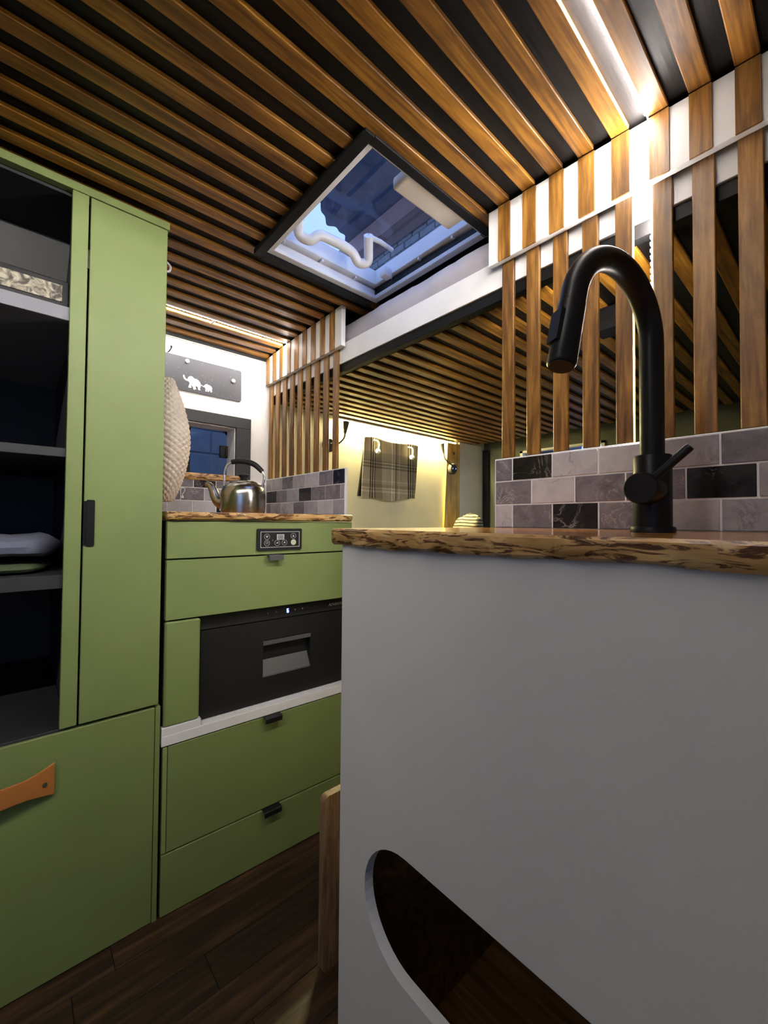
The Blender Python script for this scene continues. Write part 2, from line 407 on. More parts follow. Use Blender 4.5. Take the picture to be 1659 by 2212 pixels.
# ground outside
tag(build('ground', box(B(), -14, 14, -14, 14, -1.60, -1.50), 'ground'), kind='structure')

# window_1: dark surround, pale reveal, rubber-framed glass, sliding catch
w1 = thing('window_1', loc=(XL, 0.37, 1.17), kind='structure')
for nm, q in (('surround', (WY0-0.07, WY1+0.068, WZ1, WZ1+0.048)), ('surround', (WY1, WY1+0.068, WZ0-0.02, WZ1)), ('surround', (WY0-0.07, WY0, WZ0-0.02, WZ1))):
    bxo(nm, 'frame_grey', w1, XL, XL+0.012, q[0], q[1], q[2], q[3], 0.0015)
for q in ((WY0, WY1, WZ1-0.004, WZ1), (WY0, WY1, WZ0, WZ0+0.004), (WY0, WY0+0.004, WZ0, WZ1), (WY1-0.004, WY1, WZ0, WZ1)):
    bxo('reveal', 'reveal', w1, XL-0.085, XL-0.0005, q[0], q[1], q[2], q[3])
bm = B()
out = rrect(WY0-0.02, 0.748, WZ0-0.02, 0.436, 0.03); inn = rrect(WY0+0.03, 0.722, WZ0+0.012, 0.412, 0.045)
XG = XL-0.088
for lev, flip in ((XG, 0), (XG-0.012, 1)):
    a = [bm.verts.new((lev, p[0], p[1])) for p in out]; b_ = [bm.verts.new((lev, p[0], p[1])) for p in inn]
    for i in range(len(out)):
        j = (i+1) % len(out); bm.faces.new((a[i], a[j], b_[j], b_[i]))
    if lev == XG: A0, B0 = a, b_
    else:
        for i in range(len(out)):
            j = (i+1) % len(out)
            bm.faces.new((A0[i], A0[j], a[j], a[i])); bm.faces.new((B0[i], B0[j], b_[j], b_[i]))
build('rubber_frame', bm, 'black_trim', w1)
bm = B(); prism(bm, inn, lambda p, q: (XG-0.004, p, q), lambda p, q: (XG-0.008, p, q)); build('pane', bm, 'pane_dark', w1)
bxo('pane_divider', 'black_trim', w1, XG-0.002, XG+0.004, 0.536, 0.554, WZ0+0.012, 0.412)
ct = bxo('catch', 'black_plastic', w1, XG, XG+0.014, 0.678, 0.722, 0.283, 0.338, 0.002)
bxo('catch_grip', 'black_plastic', ct, XG+0.014, XG+0.022, 0.700, 0.706, 0.288, 0.333, 0.001, root=w1)

# window_2: roof light
w2 = thing('window_2', loc=(-0.86, 0.71, H+0.77), kind='structure'); w2['label'] = 'hinged roof light with white frame above the bed gap'
zr = 0.757
for q in ((SX0-0.012, SX1+0.012, SY0-0.020, SY0+0.004), (SX1-0.008, SX1+0.014, SY0+0.004, SY1), (SX0-0.020, SX0+0.002, SY0+0.004, SY1)):
    bxo('black_trim', 'black_trim', w2, q[0], q[1], q[2], q[3], zr, 0.79, 0.001)
def ringbox(x0, x1, y0, y1, w, z0, z1, mat, name):
    for i, q in enumerate(((x0, x0+w, y0, y1), (x1-w, x1, y0, y1), (x0+w, x1-w, y0, y0+w), (x0+w, x1-w, y1-w, y1))):
        bxo(name, 'beige_plastic' if (mat == 'white_plastic' and i == 1) else mat, w2, q[0], q[1], q[2], q[3], z0, z1, 0.0015)
ringbox(SX0+0.001, SX1-0.001, SY0+0.004, SY1+0.02, 0.022, 0.772, 0.786, 'white_plastic', 'flange')
ringbox(SX0+0.001, SX1-0.001, SY0+0.004, SY1+0.02, 0.016, 0.786, 0.806, 'white_plastic', 'lower_frame')
ringbox(SX0+0.004, SX1-0.004, SY0+0.007, SY1+0.017, 0.030, 0.813, 0.862, 'white_plastic', 'upper_frame')
ringbox(SX0-0.006, SX1+0.006, SY0-0.006, SY1+0.03, 0.012, 0.800, 0.874, 'reveal', 'outer_frame')
for k in range(3): bxo('vent_post', 'white_plastic', w2, SX0+0.012, SX0+0.030, 0.56+0.13*k, 0.566+0.13*k, 0.806, 0.816)
for k in range(3): bxo('vent_post', 'white_plastic', w2, -1.0+0.13*k, -0.994+0.13*k, SY1-0.010, SY1+0.006, 0.806, 0.816)
bxo('blind_cassette', 'beige_plastic', w2, -0.700, -0.640, 0.64, 0.845, 0.776, 0.806, 0.008, seg=3)
bxo('pane', 'pane', w2, SX0-0.004, SX1+0.004, SY0-0.004, SY1+0.028, 0.876, 0.882)
bm = tube(B(), spline([(-0.945, 0.535, 0.862), (-0.975, 0.553, 0.832), (-1.005, 0.570, 0.800), (-0.995, 0.600, 0.790), (-0.980, 0.622, 0.806), (-0.976, 0.66, 0.808), (-0.974, 0.70, 0.808), (-0.974, 0.735, 0.802), (-0.978, 0.760, 0.786), (-0.962, 0.782, 0.790), (-0.944, 0.770, 0.815), (-0.920, 0.750, 0.835)], 5),
          [0.014]*56, 12)
build('opening_bar', bm, 'white_plastic', w2, smooth=True)
bm = tube(B(), [(-0.925, 0.752, 0.836), (-0.925, 0.80, 0.842), (-0.935, 0.858, 0.848)], [0.008, 0.007, 0.006], 10)
build('stay_arm', bm, 'white_plastic', w2, smooth=True)
bxo('bracket', 'white_plastic', w2, -1.0, -0.972, 0.862, 0.895, 0.790, 0.822, 0.006, seg=2)

# ================================================================== DIVIDER: two batten screens under white boards
def screen(name, label, xa, xb, lefts, tile_top, endcap):
    t = thing(name, label, 'slat screen', ((xa+xb)/2, YP, H+tile_top))
    xs = lin(xa, xb, 14); bm = B()
    top = [(x, zc(x)-0.0005) for x in xs]
    prism(bm, [(xa, 0.627)] + [(xb, 0.627)] + top[::-1], lambda x, z: (x, YP+0.0033, z), lambda x, z: (x, YP+0.0170, z))
    build('header_board', bm, 'white_paint', t)
    for x in lefts:
        a, b_ = max(x, xa), min(x+SW, xb)
        if b_-a < 0.01: continue
        bm = B(); prism(bm, [(a, 0.6262), (b_, 0.6262), (b_, zc(b_)-0.0008), (a, zc(a)-0.0008)], lambda x_, z: (x_, YP, z), lambda x_, z: (x_, YP+0.0036, z))
        build('header_batten', bm, 'slat_z', t)
        bm = box(B(), a, b_, YP+0.0172, YP+0.0262, tile_top+0.0005, 0.6405, 0.0012)
        build('batten', bm, 'slat_z', t)
    if endcap is not None:
        bxo('end_block', 'white_paint', t, endcap[0], endcap[1], YP-0.001, YP+0.0170, 0.626, zc(endcap[0])-0.001, 0.0015)
    return t
screen('slat_screen', 'narrow vertical oak slat screen beside the kettle corner', -1.797, -1.2300, SL[25:], 0.191, (-1.2295, -1.188))
screen('slat_screen', 'wide vertical oak slat screen behind the black tap', -0.578, XR-0.001, SL[:15], 0.153, None)

# ================================================================== BED with battened underside
x = 0.0
bed = thing('bed_platform', 'white-fronted raised bed platform with battened dark underside', 'bed', (-0.84, 0.88, H+0.548))
bxo('front_beam', 'white_paint', bed, XL+0.002, XR-0.002, 0.8765, 0.895, 0.577, 0.649, 0.001)
bxo('lower_rail', 'black_trim', bed, XL+0.002, XR-0.002, 0.882, 0.905, 0.5485, 0.577, 0.001)
bxo('underside_board', 'black_wood', bed, XL+0.002, XR-0.002, 0.905, 2.44, 0.557, 0.577)
x = 0.3825-0.0625+0.0
while x > -1.79:
    bm = box(B(), x, x+SW, 0.907, 2.425, 0.5475, 0.5568, 0.0015); build('batten', bm, 'slat_y', bed); x -= 0.0625
bxo('cross_bar', 'black_trim', bed, -0.43, -0.33, 1.10, 1.16, 0.490, 0.5473, 0.002)
# mattress
bm = B()
nx, nz = 60, 12
def mat_pt(u, s):
    X = -1.69+u*1.28; w = 0.010*wob(X*3, 1.0)*math.sin(math.pi*min(1, max(0, s))) + 0.003*math.sin(X*90+s*5)*(1-s)
    if s < 0.7:
        k = s/0.7; z = 0.6495+0.075*k; y = 0.905-0.012*math.sin(math.pi*k)
    else:
        k = (s-0.7)/0.3; z = 0.7245+0.018*math.sin(k*math.pi/2); y = 0.905+0.03*(1-math.cos(k*math.pi/2))
    return (X, y+w*0.7, z)
g = [[bm.verts.new(mat_pt(i/nx, j/nz)) for j in range(nz+1)] for i in range(nx+1)]
bk = [[bm.verts.new((-1.69+i/nx*1.28, 2.42, z)) for z in (0.742, 0.6495)] for i in range(nx+1)]
for i in range(nx):
    for j in range(nz): bm.faces.new((g[i][j], g[i+1][j], g[i+1][j+1], g[i][j+1]))
    bm.faces.new((g[i][nz], g[i+1][nz], bk[i+1][0], bk[i][0])); bm.faces.new((bk[i][0], bk[i+1][0], bk[i+1][1], bk[i][1]))
    bm.faces.new((bk[i][1], bk[i+1][1], g[i+1][0], g[i][0]))
for i in (0, nx): bm.faces.new(g[i]+bk[i])
tag(build('mattress', bm, 'sheet', org=(-0.84, 1.6, H+0.6495), smooth=True), 'mattress under a creased mauve-grey sheet on the raised bed', 'mattress')

# ================================================================== SPLASHBACKS
def tiles(name, label, org, backing, rows, place):
    t = thing(name, label, 'splashback', org)
    build('grout_panel', backing, 'grout', t)
    for z0, z1, cuts, kinds in rows:
        for a, b_, k in zip(cuts[:-1], cuts[1:], kinds):
            g_ = 0.0016
            bm = B(); place(bm, a+g_, b_-g_, z0+g_, z1-g_)
            build('tile', bm, {'l': 'tile_light', 'm': 'tile_mid', 'p': 'tile_pale', 'b': 'tile_black'}[k], t)
    return t
YT = 0.8655
def onback(bm, a, b_, z0, z1): box(bm, a, b_, YT-0.0018, YT+0.001, z0, z1, 0.0008)
bk = box(B(), -0.568, XR-0.002, YT, 0.8755, -0.0125, 0.1525, 0.001)
tiles('tile_splashback', 'grey and black marble tile splashback behind the black tap', (-0.25, YT, H-0.0125), bk, [
    (0.0975, 0.151, [-0.566, -0.520, -0.424, -0.329, -0.233, -0.138, -0.042, 0.054, 0.150, 0.245, 0.341, 0.397], 'mbllpmlmplm'),
    (0.042, 0.0975, [-0.566, -0.472, -0.376, -0.280, -0.185, -0.092, 0.004, 0.1, 0.195, 0.291, 0.397], 'mlmmbplmpl'),
    (-0.0125, 0.042, [-0.566, -0.520, -0.424, -0.329, -0.233, -0.138, -0.042, 0.054, 0.150, 0.245, 0.341, 0.397], 'lmbmlpbmlpm')], onback)
bk = box(B(), -1.797, -1.179, YT, 0.8755, 0.022, 0.1905, 0.001)
tiles('tile_splashback', 'small marble tile splashback to the right of the kettle', (-1.49, YT, H+0.022), bk, [
    (0.134, 0.189, [-1.795, -1.742, -1.643, -1.546, -1.452, -1.348, -1.255, -1.181], 'pplplmb'.replace('l', 'm', 1)),
    (0.079, 0.134, [-1.795, -1.693, -1.598, -1.499, -1.404, -1.305, -1.206, -1.181], 'bmpbmmp'),
    (0.024, 0.079, [-1.795, -1.751, -1.651, -1.543, -1.454, -1.355, -1.255, -1.181], 'mplmplp')], onback)
bk = box(B(), XL, XL+0.008, 0.28, 0.860, 0.022, 0.168, 0.001)
XT = XL+0.008
tiles('tile_splashback', 'marble tile splashback on side wall below the window sill', (XL, 0.57, H+0.022), bk, [
    (0.1345, 0.167, [0.285, 0.355, 0.45, 0.542, 0.633, 0.728, 0.822, 0.858], 'lmmbmlp'),
    (0.081, 0.1345, [0.285, 0.305, 0.40, 0.494, 0.586, 0.681, 0.775, 0.858], 'pmmmplp'),
    (0.024, 0.081, [0.285, 0.350, 0.445, 0.540, 0.635, 0.730, 0.825, 0.858], 'plllbmp')],
    lambda bm, a, b_, z0, z1: box(bm, XT-0.001, XT+0.0018, a, b_, z0, z1, 0.0008))

# ================================================================== LIVE-EDGE BOARDS
def slab(bm, u0, u1, depth, z0, z1, place, seed, n=110, amp=0.006, round0=True, round1=True, zvar=0.003, z0r=None, zb=None):
    rows = []; z0r = z0 if z0r is None else z0r; zb = z0 if zb is None else zb
    for i in range(n+1):
        t = i/n; u = u0+(u1-u0)*t
        f = amp*wob(u*2.2, seed)
        zl = z0 + (z0r-z0)*t + zvar*wob(u*1.7, seed+2)
        if round0: f -= 0.006*max(0, 1-(u-u0)/0.008)**2
        if round1: f -= 0.006*max(0, 1-(u1-u)/0.008)**2
        h = z1-zl
        sec = [(-0.0135, min(zl, zb)), (-0.0135, zb), (-depth, zb), (-depth, z1), (f-0.0045, z1), (f-0.0005, z1-0.14*h), (f+0.0015*wob(u*9, seed+5), z1-0.45*h), (f-0.0015+0.0015*wob(u*7, seed), zl+0.15*h), (f-0.006, zl)]
        rows.append([bm.verts.new(place(u, v_, z)) for v_, z in sec])
    m = len(rows[0])
    for i in range(n):
        for k in range(m):
            f = bm.faces.new((rows[i][k], rows[i+1][k], rows[i+1][(k+1) % m], rows[i][(k+1) % m]))
            if k == 0 or 4 <= k <= 8: f.material_index = 1
    for r in (rows[0], rows[-1]):
        f = bm.faces.new(r); f.material_index = 1
    return bm
bm = slab(B(), -0.602, XR-0.003, 0.455, -0.0415, -0.0125, lambda u, v_, z: (u, 0.405-v_, z), 1.3, n=160, amp=0.004, round1=False, z0r=-0.0335, zb=-0.0335, zvar=0.0022)
tag(build('worktop', bm, ['slab_top', 'bark'], org=(-0.24, 0.63, H-0.0335), smooth=True), 'live-edge wooden worktop on the pale grey sink cabinet', 'worktop')
DU = (-1.139, 0.284, 0.0); DR = -math.atan(0.0384)
wt = thing('worktop', 'short live-edge wooden worktop under the kettle', 'worktop', (DU[0], DU[1], 0.0), DR)
bm = slab(B(), -0.002, 0.562, 0.655, 0.0006, 0.0215, lambda u, v_, z: (0.014+v_, u, z), 4.1, n=110, amp=0.004, zvar=0.0025, zb=-0.0010)
build('board', bm, ['slab_top_y', 'bark_y'], wt, local=True, smooth=True)
bm = slab(B(), 0.30, 0.738, 0.12, 0.169, 0.195, lambda u, v_, z: (XL+0.022+v_, u, z), 2.2, n=90, amp=0.003)
tag(build('window_sill', bm, ['slab_top_y', 'bark_y'], org=(XL, 0.5, H+0.169), smooth=True), 'live-edge wooden sill board under the dark-framed window', 'sill')

# ================================================================== SINK CABINET with slot
sc = thing('sink_cabinet', 'pale grey sink cabinet with a long rounded slot in its front', 'cabinet', (-0.24, 0.62, 0))
X0, X1, ZT = -0.578, XR-0.003, -0.0337
ol = [(X0, -0.983), (X1, -0.983), (X1, ZT), (X0, ZT)]
hz0, hz1 = -0.656, -0.478; hr = (hz1-hz0)/2; hx0, hx1 = -0.511+hr, 0.18-hr
hole = [(hx1+hr*math.cos(math.radians(a)), (hz0+hz1)/2+hr*math.sin(math.radians(a))) for a in range(-90, 91, 9)] + \
       [(hx0+hr*math.cos(math.radians(a)), (hz0+hz1)/2+hr*math.sin(math.radians(a))) for a in range(90, 271, 9)]
bm = B()
def face_with_hole(y):
    o_ = [bm.verts.new((p[0], y, p[1])) for p in ol]; h_ = [bm.verts.new((p[0], y, p[1])) for p in hole]
    es = [bm.edges.new((o_[i], o_[(i+1) % 4])) for i in range(4)] + [bm.edges.new((h_[i], h_[(i+1) % len(h_)])) for i in range(len(h_))]
    bmesh.ops.triangle_fill(bm, use_beauty=True, edges=es)
    return o_, h_
oa, ha = face_with_hole(0.420); ob_, hb = face_with_hole(0.437)
for i in range(4): bm.faces.new((oa[i], oa[(i+1) % 4], ob_[(i+1) % 4], ob_[i]))
for i in range(len(ha)):
    f = bm.faces.new((ha[i], ha[(i+1) % len(ha)], hb[(i+1) % len(ha)], hb[i])); f.material_index = 1
build('front_panel', bm, ['panel_grey', 'panel_edge'], sc)
bxo('side_panel', 'panel_grey', sc, X0, X0+0.016, 0.4372, 0.8640, -0.983, ZT)
bxo('side_panel', 'panel_grey', sc, X1-0.016, X1, 0.4372, 0.8640, -0.983, ZT)
bxo('back_panel', 'carcass_dark', sc, X0+0.016, X1-0.016, 0.850, 0.864, -0.983, ZT)
bxo('lining', 'lining', sc, X0+0.0162, X0+0.022, 0.4375, 0.8495, -0.982, -0.401)
bxo('base_board', 'lining', sc, X0+0.0225, X1-0.0165, 0.4375, 0.8495, -0.982, -0.968)
bxo('inner_shelf', 'ply', sc, X0+0.0165, X1-0.0165, 0.4375, 0.8495, -0.40, -0.385)
# ================================================================== TAP
tap = thing('tap', 'matt black pull-out kitchen tap with arched spout and side lever', 'tap', (-0.182, 0.668, H-0.0125))
tx, ty = -0.182, 0.668
build('base_ring', lathe(B(), [(0.0275, -0.0123), (0.0275, -0.006), (0.026, -0.004), (0.0235, -0.004)], (tx, ty, 0)), 'black_metal', tap, smooth=True)
build('body', lathe(B(), [(0.0236, -0.004), (0.0236, 0.094), (0.0226, 0.0955), (0.016, 0.0955)], (tx, ty, 0)), 'black_metal', tap, smooth=True)
dx, dy = -0.036/0.1934, -0.19/0.1934
prof = [(0.0, 0.0955), (0.0, 0.15), (0.0, 0.20), (0.0, 0.245)]
for a in range(6, 166, 6):
    th = math.radians(180-a); prof.append((0.09+0.09*math.cos(th), 0.252+0.09*math.sin(th)))
e0 = prof[-1]; dd = (math.sin(math.radians(15)), -math.cos(math.radians(15)))
prof.append((e0[0]+dd[0]*0.02, e0[1]+dd[1]*0.02))
pt = lambda s, z: (tx+dx*s, ty+dy*s, z)
build('spout', tube(B(), [pt(*p) for p in prof], 0.0152, 24), 'black_metal', tap, smooth=True)
h0 = prof[-1]
hp = [(h0[0]+dd[0]*k, h0[1]+dd[1]*k) for k in (0.0, 0.001, 0.03, 0.078, 0.0805)]
hd = build('spray_head', tube(B(), [pt(*p) for p in hp], [0.0150, 0.0158, 0.0160, 0.0166, 0.0150], 28), 'black_metal', tap, smooth=True)
mid = Vector(pt(h0[0]+dd[0]*0.036, h0[1]+dd[1]*0.036)); ax = (Vector(pt(*hp[3]))-Vector(pt(*hp[2]))).normalized()
outw = Vector((-0.40, -0.92, 0)); outw = (outw-ax*outw.dot(ax)).normalized(); sdv = ax.cross(outw)
bm = B(); vs8 = [bm.verts.new(mid+ax*a*0.020+sdv*b_*0.0085+outw*(0.0105 if c_ < 0 else 0.0192)) for c_ in (-1, 1) for b_ in (-1, 1) for a in (-1, 1)]
for q in ((0, 2, 3, 1), (4, 5, 7, 6), (0, 1, 5, 4), (2, 6, 7, 3), (0, 4, 6, 2), (1, 3, 7, 5)): bm.faces.new([vs8[i] for i in q])
build('spray_button', bm, 'black_plastic', hd, root=tap)
endp = Vector(pt(*hp[-1]))
build('nozzle_plate', tube(B(), [endp-ax*0.001, endp+ax*0.0015], [0.0146, 0.0140], 20), 'black_trim', hd, root=tap)
build('lever_hub', tube(B(), [(tx, ty-0.012, 0.047), (tx, ty-0.050, 0.047), (tx, ty-0.0525, 0.047)], [0.0212, 0.0212, 0.0195], 28), 'black_metal', tap, smooth=True)
build('lever', tube(B(), [(tx+0.006, ty-0.036, 0.055), (tx+0.050, ty-0.036, 0.096), (tx+0.052, ty-0.036, 0.0978)], [0.0052, 0.0056, 0.0048], 14), 'black_metal', tap, smooth=True)

# ================================================================== WARDROBE
wr = thing('wardrobe', 'tall sage green wardrobe with open dark shelves on its left', 'wardrobe', (-1.465, -0.11, 0))
FX = -1.14; WY = -0.5
bm = B(); box(bm, -1.79, FX, 0.266, 0.2765, -0.983, -0.4625); box(bm, -1.79, FX-0.0185, 0.2600, 0.2745, -0.4625, 0.736); build('side_panel', bm, 'green', wr)
bxo('side_panel', 'green', wr, -1.79, FX-0.002, WY-0.015, WY, -0.983, 0.736)
bxo('top_rail', 'green', wr, FX-0.019, FX+0.001, WY-0.015, 0.2765, 0.7375, 0.7565, 0.0008)
bxo('top_panel', 'shelf_dark', wr, -1.79, FX-0.0195, WY, 0.2600, 0.7300, 0.7365)
bxo('stile', 'green', wr, FX-0.018, FX, 0.0785, 0.1085, -0.456, 0.7365, 0.0008)
bxo('partition', 'shelf_dark', wr, -1.79, FX-0.0185, 0.0915, 0.1065, -0.456, 0.7295)
dr = bxo('door', 'green', wr, FX-0.018, FX, 0.1125, 0.272, -0.456, 0.7355, 0.0010)
bm = B(); prism(bm, rrect(0.1165, 0.1325, -0.061, 0.044, 0.003, 3), lambda y, z: (FX+0.0002, y, z), lambda y, z: (FX+0.0030, y, z)); box(bm, FX-0.012, FX+0.003, 0.1115, 0.1170, -0.058, 0.041)
build('handle', bm, 'black_metal', dr, root=wr)
bxo('hinge', 'chrome', dr, FX-0.012, FX-0.001, 0.1088, 0.1122, 0.571, 0.613, root=wr)
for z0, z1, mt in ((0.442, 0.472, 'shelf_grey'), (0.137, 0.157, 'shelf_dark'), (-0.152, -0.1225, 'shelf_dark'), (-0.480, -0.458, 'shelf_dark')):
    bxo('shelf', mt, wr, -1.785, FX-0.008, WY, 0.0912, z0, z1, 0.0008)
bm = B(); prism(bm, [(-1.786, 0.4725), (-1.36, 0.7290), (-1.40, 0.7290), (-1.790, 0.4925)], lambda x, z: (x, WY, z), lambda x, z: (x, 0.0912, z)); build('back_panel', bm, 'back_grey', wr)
bxo('back_panel', 'shelf_dark', wr, -1.792, -1.786, WY, 0.2600, -0.98, 0.4715)  # shade behind the lower shelves put into this back's dark colour
bxo('shelf_bracket', 'shelf_grey', wr, -1.30, -1.27, 0.086, 0.0914, 0.40, 0.4415, 0.001)
bxo('shelf_bracket', 'black_trim', wr, -1.21, -1.17, 0.080, 0.0914, 0.60, 0.70, 0.001)
lf = bxo('drawer_front', 'green', wr, FX-0.018, FX, WY, 0.2645, -0.981, -0.4635, 0.0010)
# bowed leather strap pull
bm = B(); n = 24; rows = []
ya, yb = 0.072, -0.190
for i in range(n+1):
    t = i/n; y = ya+(yb-ya)*t; e = abs(2*t-1)
    hw = 0.0205+0.0135*max(0, (e-0.62)/0.38)**1.3
    bow = 0.004+0.024*(1-e**2.2)
    zc_ = -0.554
    rows.append([bm.verts.new((FX+b_, y, zc_+s*hw)) for b_, s in ((bow, -1), (bow+0.003, -0.94), (bow+0.0045, 0), (bow+0.003, 0.94), (bow, 1), (bow-0.001, 0))])
for i in range(n):
    for k in range(6): bm.faces.new((rows[i][k], rows[i][(k+1) % 6], rows[i+1][(k+1) % 6], rows[i+1][k]))
bm.faces.new(rows[0]); bm.faces.new(rows[-1])
build('strap_handle', bm, 'leather', lf, root=wr, smooth=True)
for y in (0.056, -0.174): build('screw', tube(B(), [(FX, y, -0.557), (FX+0.0165, y, -0.557)], 0.0042, 12), 'lamp_metal', lf, root=wr)

# things on the wardrobe shelves
bx_ = thing('storage_box', 'dark storage box with mottled woven window on top wardrobe shelf', 'box', (-1.30, -0.16, H+0.472))
bm = B(); box(bm, -1.46, -1.165, -0.42, 0.078, 0.4725, 0.535, 0.002); build('body', bm, 'black_plastic', bx_)
bxo('front_window', 'mottled', bx_, -1.166, -1.1625, -0.40, 0.066, 0.4860, 0.523, 0.0005)
def fold(name, label, mat, x0, x1, y0, y1, z0, h, seed):
    bm = B(); nu, nv = 26, 16; rows = []
    for i in range(nu+1):
        r = []
        for j in range(nv):
            a = 2*math.pi*j/nv; t = i/nu
            y = y0+(y1-y0)*t; cx = (x0+x1)/2; ca, sa = math.cos(a), math.sin(a)
            sx = math.copysign(abs(ca)**0.5, ca); sz = math.copysign(abs(sa)**0.6, sa)
            q_ = min(1, min(t, 1-t)/0.12); e = max(0.25, math.sqrt(1-(1-q_)**2))
            w = 1+0.10*wob(y*9+a, seed)
            r.append(bm.verts.new((cx+sx*(x1-x0)/2*e*(0.97+0.03*w), y, max(z0, z0+h/2+sz*h/2*e*w*(1+0.25*wob(y*4, seed+3))))))
        rows.append(r)
    for i in range(nu):
        for j in range(nv): bm.faces.new((rows[i][j], rows[i][(j+1) % nv], rows[i+1][(j+1) % nv], rows[i+1][j]))
    bm.faces.new(rows[0]); bm.faces.new(rows[-1])
    return tag(build(name, bm, mat, org=((x0+x1)/2, (y0+y1)/2, H+z0), smooth=True), label, 'clothing')
fold('folded_garment', 'folded dark green garment at the bottom of the wardrobe pile', 'cloth_green', -1.52, -1.185, -0.42, 0.066, -0.1222, 0.024, 1.0)
fold('folded_garment', 'folded blue-grey fleece on top of the green garment', 'cloth_grey', -1.50, -1.19, -0.40, 0.084, -0.0870, 0.050, 3.0)

# ================================================================== DRAWER UNIT (slightly out of line with the wardrobe)
du = thing('drawer_unit', 'sage green drawer unit with a built-in black fridge below kettle', 'drawer unit', DU, DR)
def dbx(name, mat, parent, x0, x1, y0, y1, z0, z1, bev=0.0008): return bxo(name, mat, parent, x0, x1, y0, y1, z0, z1, bev, local=True, root=du)
bm = B()
for q in ((-0.62, -0.0185, 0.0, 0.574, -0.250, -0.0035), (-0.62, -0.0185, 0.0, 0.574, -0.983, -0.567), (-0.62, -0.0185, 0.0, 0.012, -0.567, -0.25), (-0.62, -0.0185, 0.5725, 0.574, -0.567, -0.25), (-0.62, -0.60, 0.012, 0.5725, -0.567, -0.25)): box(bm, *q)
build('carcass', bm, 'carcass_dark', du, local=True)
dbx('top_panel', 'green', du, -0.018, 0, 0.0, 0.566, -0.0985, -0.0036)
d1 = dbx('drawer', 'green', du, -0.018, 0, 0.0, 0.574, -0.2535, -0.1025)
dbx('filler_panel', 'green', du, -0.018, 0, 0.0, 0.084, -0.5195, -0.2580, 0.004)
bm = B(); box(bm, -0.17, 0.0005, -0.004, 0.574, -0.5655, -0.5400, 0.0008); box(bm, -0.018, 0.0003, -0.004, 0.089, -0.5400, -0.5203, 0.0005); build('ledge', bm, 'white_paint', du, local=True)
dbx('stile', 'green_edge', du, -0.018, 0, 0.0, 0.0100, -0.8290, -0.5695)
d2_ = dbx('drawer', 'green', du, -0.018, 0, 0.0115, 0.574, -0.8290, -0.5690)
d3 = dbx('drawer', 'green', du, -0.018, 0.001, 0.0, 0.574, -0.9810, -0.8330)
def tabpull(parent, ya_, yb_, z, mat):
    poly = [(-0.012, z+0.0015), (0.019, z+0.0015), (0.0215, z-0.001), (0.0215, z-0.0135), (0.0195, z-0.0135), (0.0190, z-0.0015), (-0.012, z-0.0007)]
    bm = B(); prism(bm, poly, lambda x, q: (x, ya_, q), lambda x, q: (x, yb_, q)); build('tab_pull', bm, mat, parent, root=du, local=True)
tabpull(d1, 0.264, 0.308, -0.1015, 'grey_plastic'); tabpull(d2_, 0.260, 0.310, -0.5675, 'black_metal'); tabpull(d3, 0.260, 0.312, -0.8315, 'black_metal')
# heater control panel
py0, py1, pz0, pz1 = 0.232, 0.374, -0.0870, -0.0235
bm = B(); prism(bm, rrect(py0, py1, pz0, pz1, 0.004, 4), lambda y, z: (0.0002, y, z), lambda y, z: (0.006, y, z)); cp = build('control_panel', bm, 'black_plastic', du, local=True)
def cbx(name, mat, y0, y1, z0, z1, x0=0.006, x1=0.0066): return bxo(name, mat, cp, x0, x1, y0, y1, z0, z1, 0, local=True, root=du)
bm = B(); fy0, fy1, fz0, fz1 = py0+0.010, py1-0.008, pz0+0.0085, pz1-0.0085
for q in ((fy0, fy1, fz1-0.0014, fz1), (fy0, fy1, fz0, fz0+0.0014), (fy0, fy0+0.0014, fz0, fz1), (fy1-0.0014, fy1, fz0, fz1)): box(bm, 0.006, 0.0065, *q)
build('border_line', bm, 'mark_grey', cp, root=du, local=True)
cbx('display', 'lcd', 0.2920, 0.3155, -0.0560, -0.0400)
def seg7(bm, y, z, w, h, t, segs, x0, x1):
    S_ = {'a': (y, y+w, z+h-t, z+h), 'g': (y, y+w, z+h/2-t/2, z+h/2+t/2), 'd': (y, y+w, z, z+t), 'f': (y, y+t, z+h/2, z+h), 'b': (y+w-t, y+w, z+h/2, z+h), 'e': (y, y+t, z, z+h/2), 'c': (y+w-t, y+w, z, z+h/2)}
    for s_ in segs: box(bm, x0, x1, *S_[s_])
bm = B()
for y in (0.2965, 0.3050): seg7(bm, y, -0.0535, 0.0062, 0.0110, 0.0013, 'abcdefg', 0.0066, 0.0069)
build('digits', bm, 'mark_dark', cp, root=du, local=True)
def ring(bm, y, z, r0, r1, x0, x1, n=24):
    a = [[bm.verts.new((x, y+r*math.cos(2*math.pi*k/n), z+r*math.sin(2*math.pi*k/n))) for k in range(n)] for x, r in ((x0, r1), (x1, r1), (x1, r0), (x0, r0))]
    for i in range(4):
        for k in range(n): bm.faces.new((a[i][k], a[i][(k+1) % n], a[(i+1) % 4][(k+1) % n], a[(i+1) % 4][k]))
def disc(bm, y, z, r, x0, x1, n=24): prism(bm, [(y+r*math.cos(2*math.pi*k/n), z+r*math.sin(2*math.pi*k/n)) for k in range(n)], lambda a, b_: (x0, a, b_), lambda a, b_: (x1, a, b_))
BT = [(0.2615, -0.0470, 'down'), (0.3455, -0.0455, 'up'), (0.2615, -0.0655, 'timer'), (0.2935, -0.0655, 'bars'), (0.3165, -0.0650, 'flame'), (0.3460, -0.0645, 'power')]
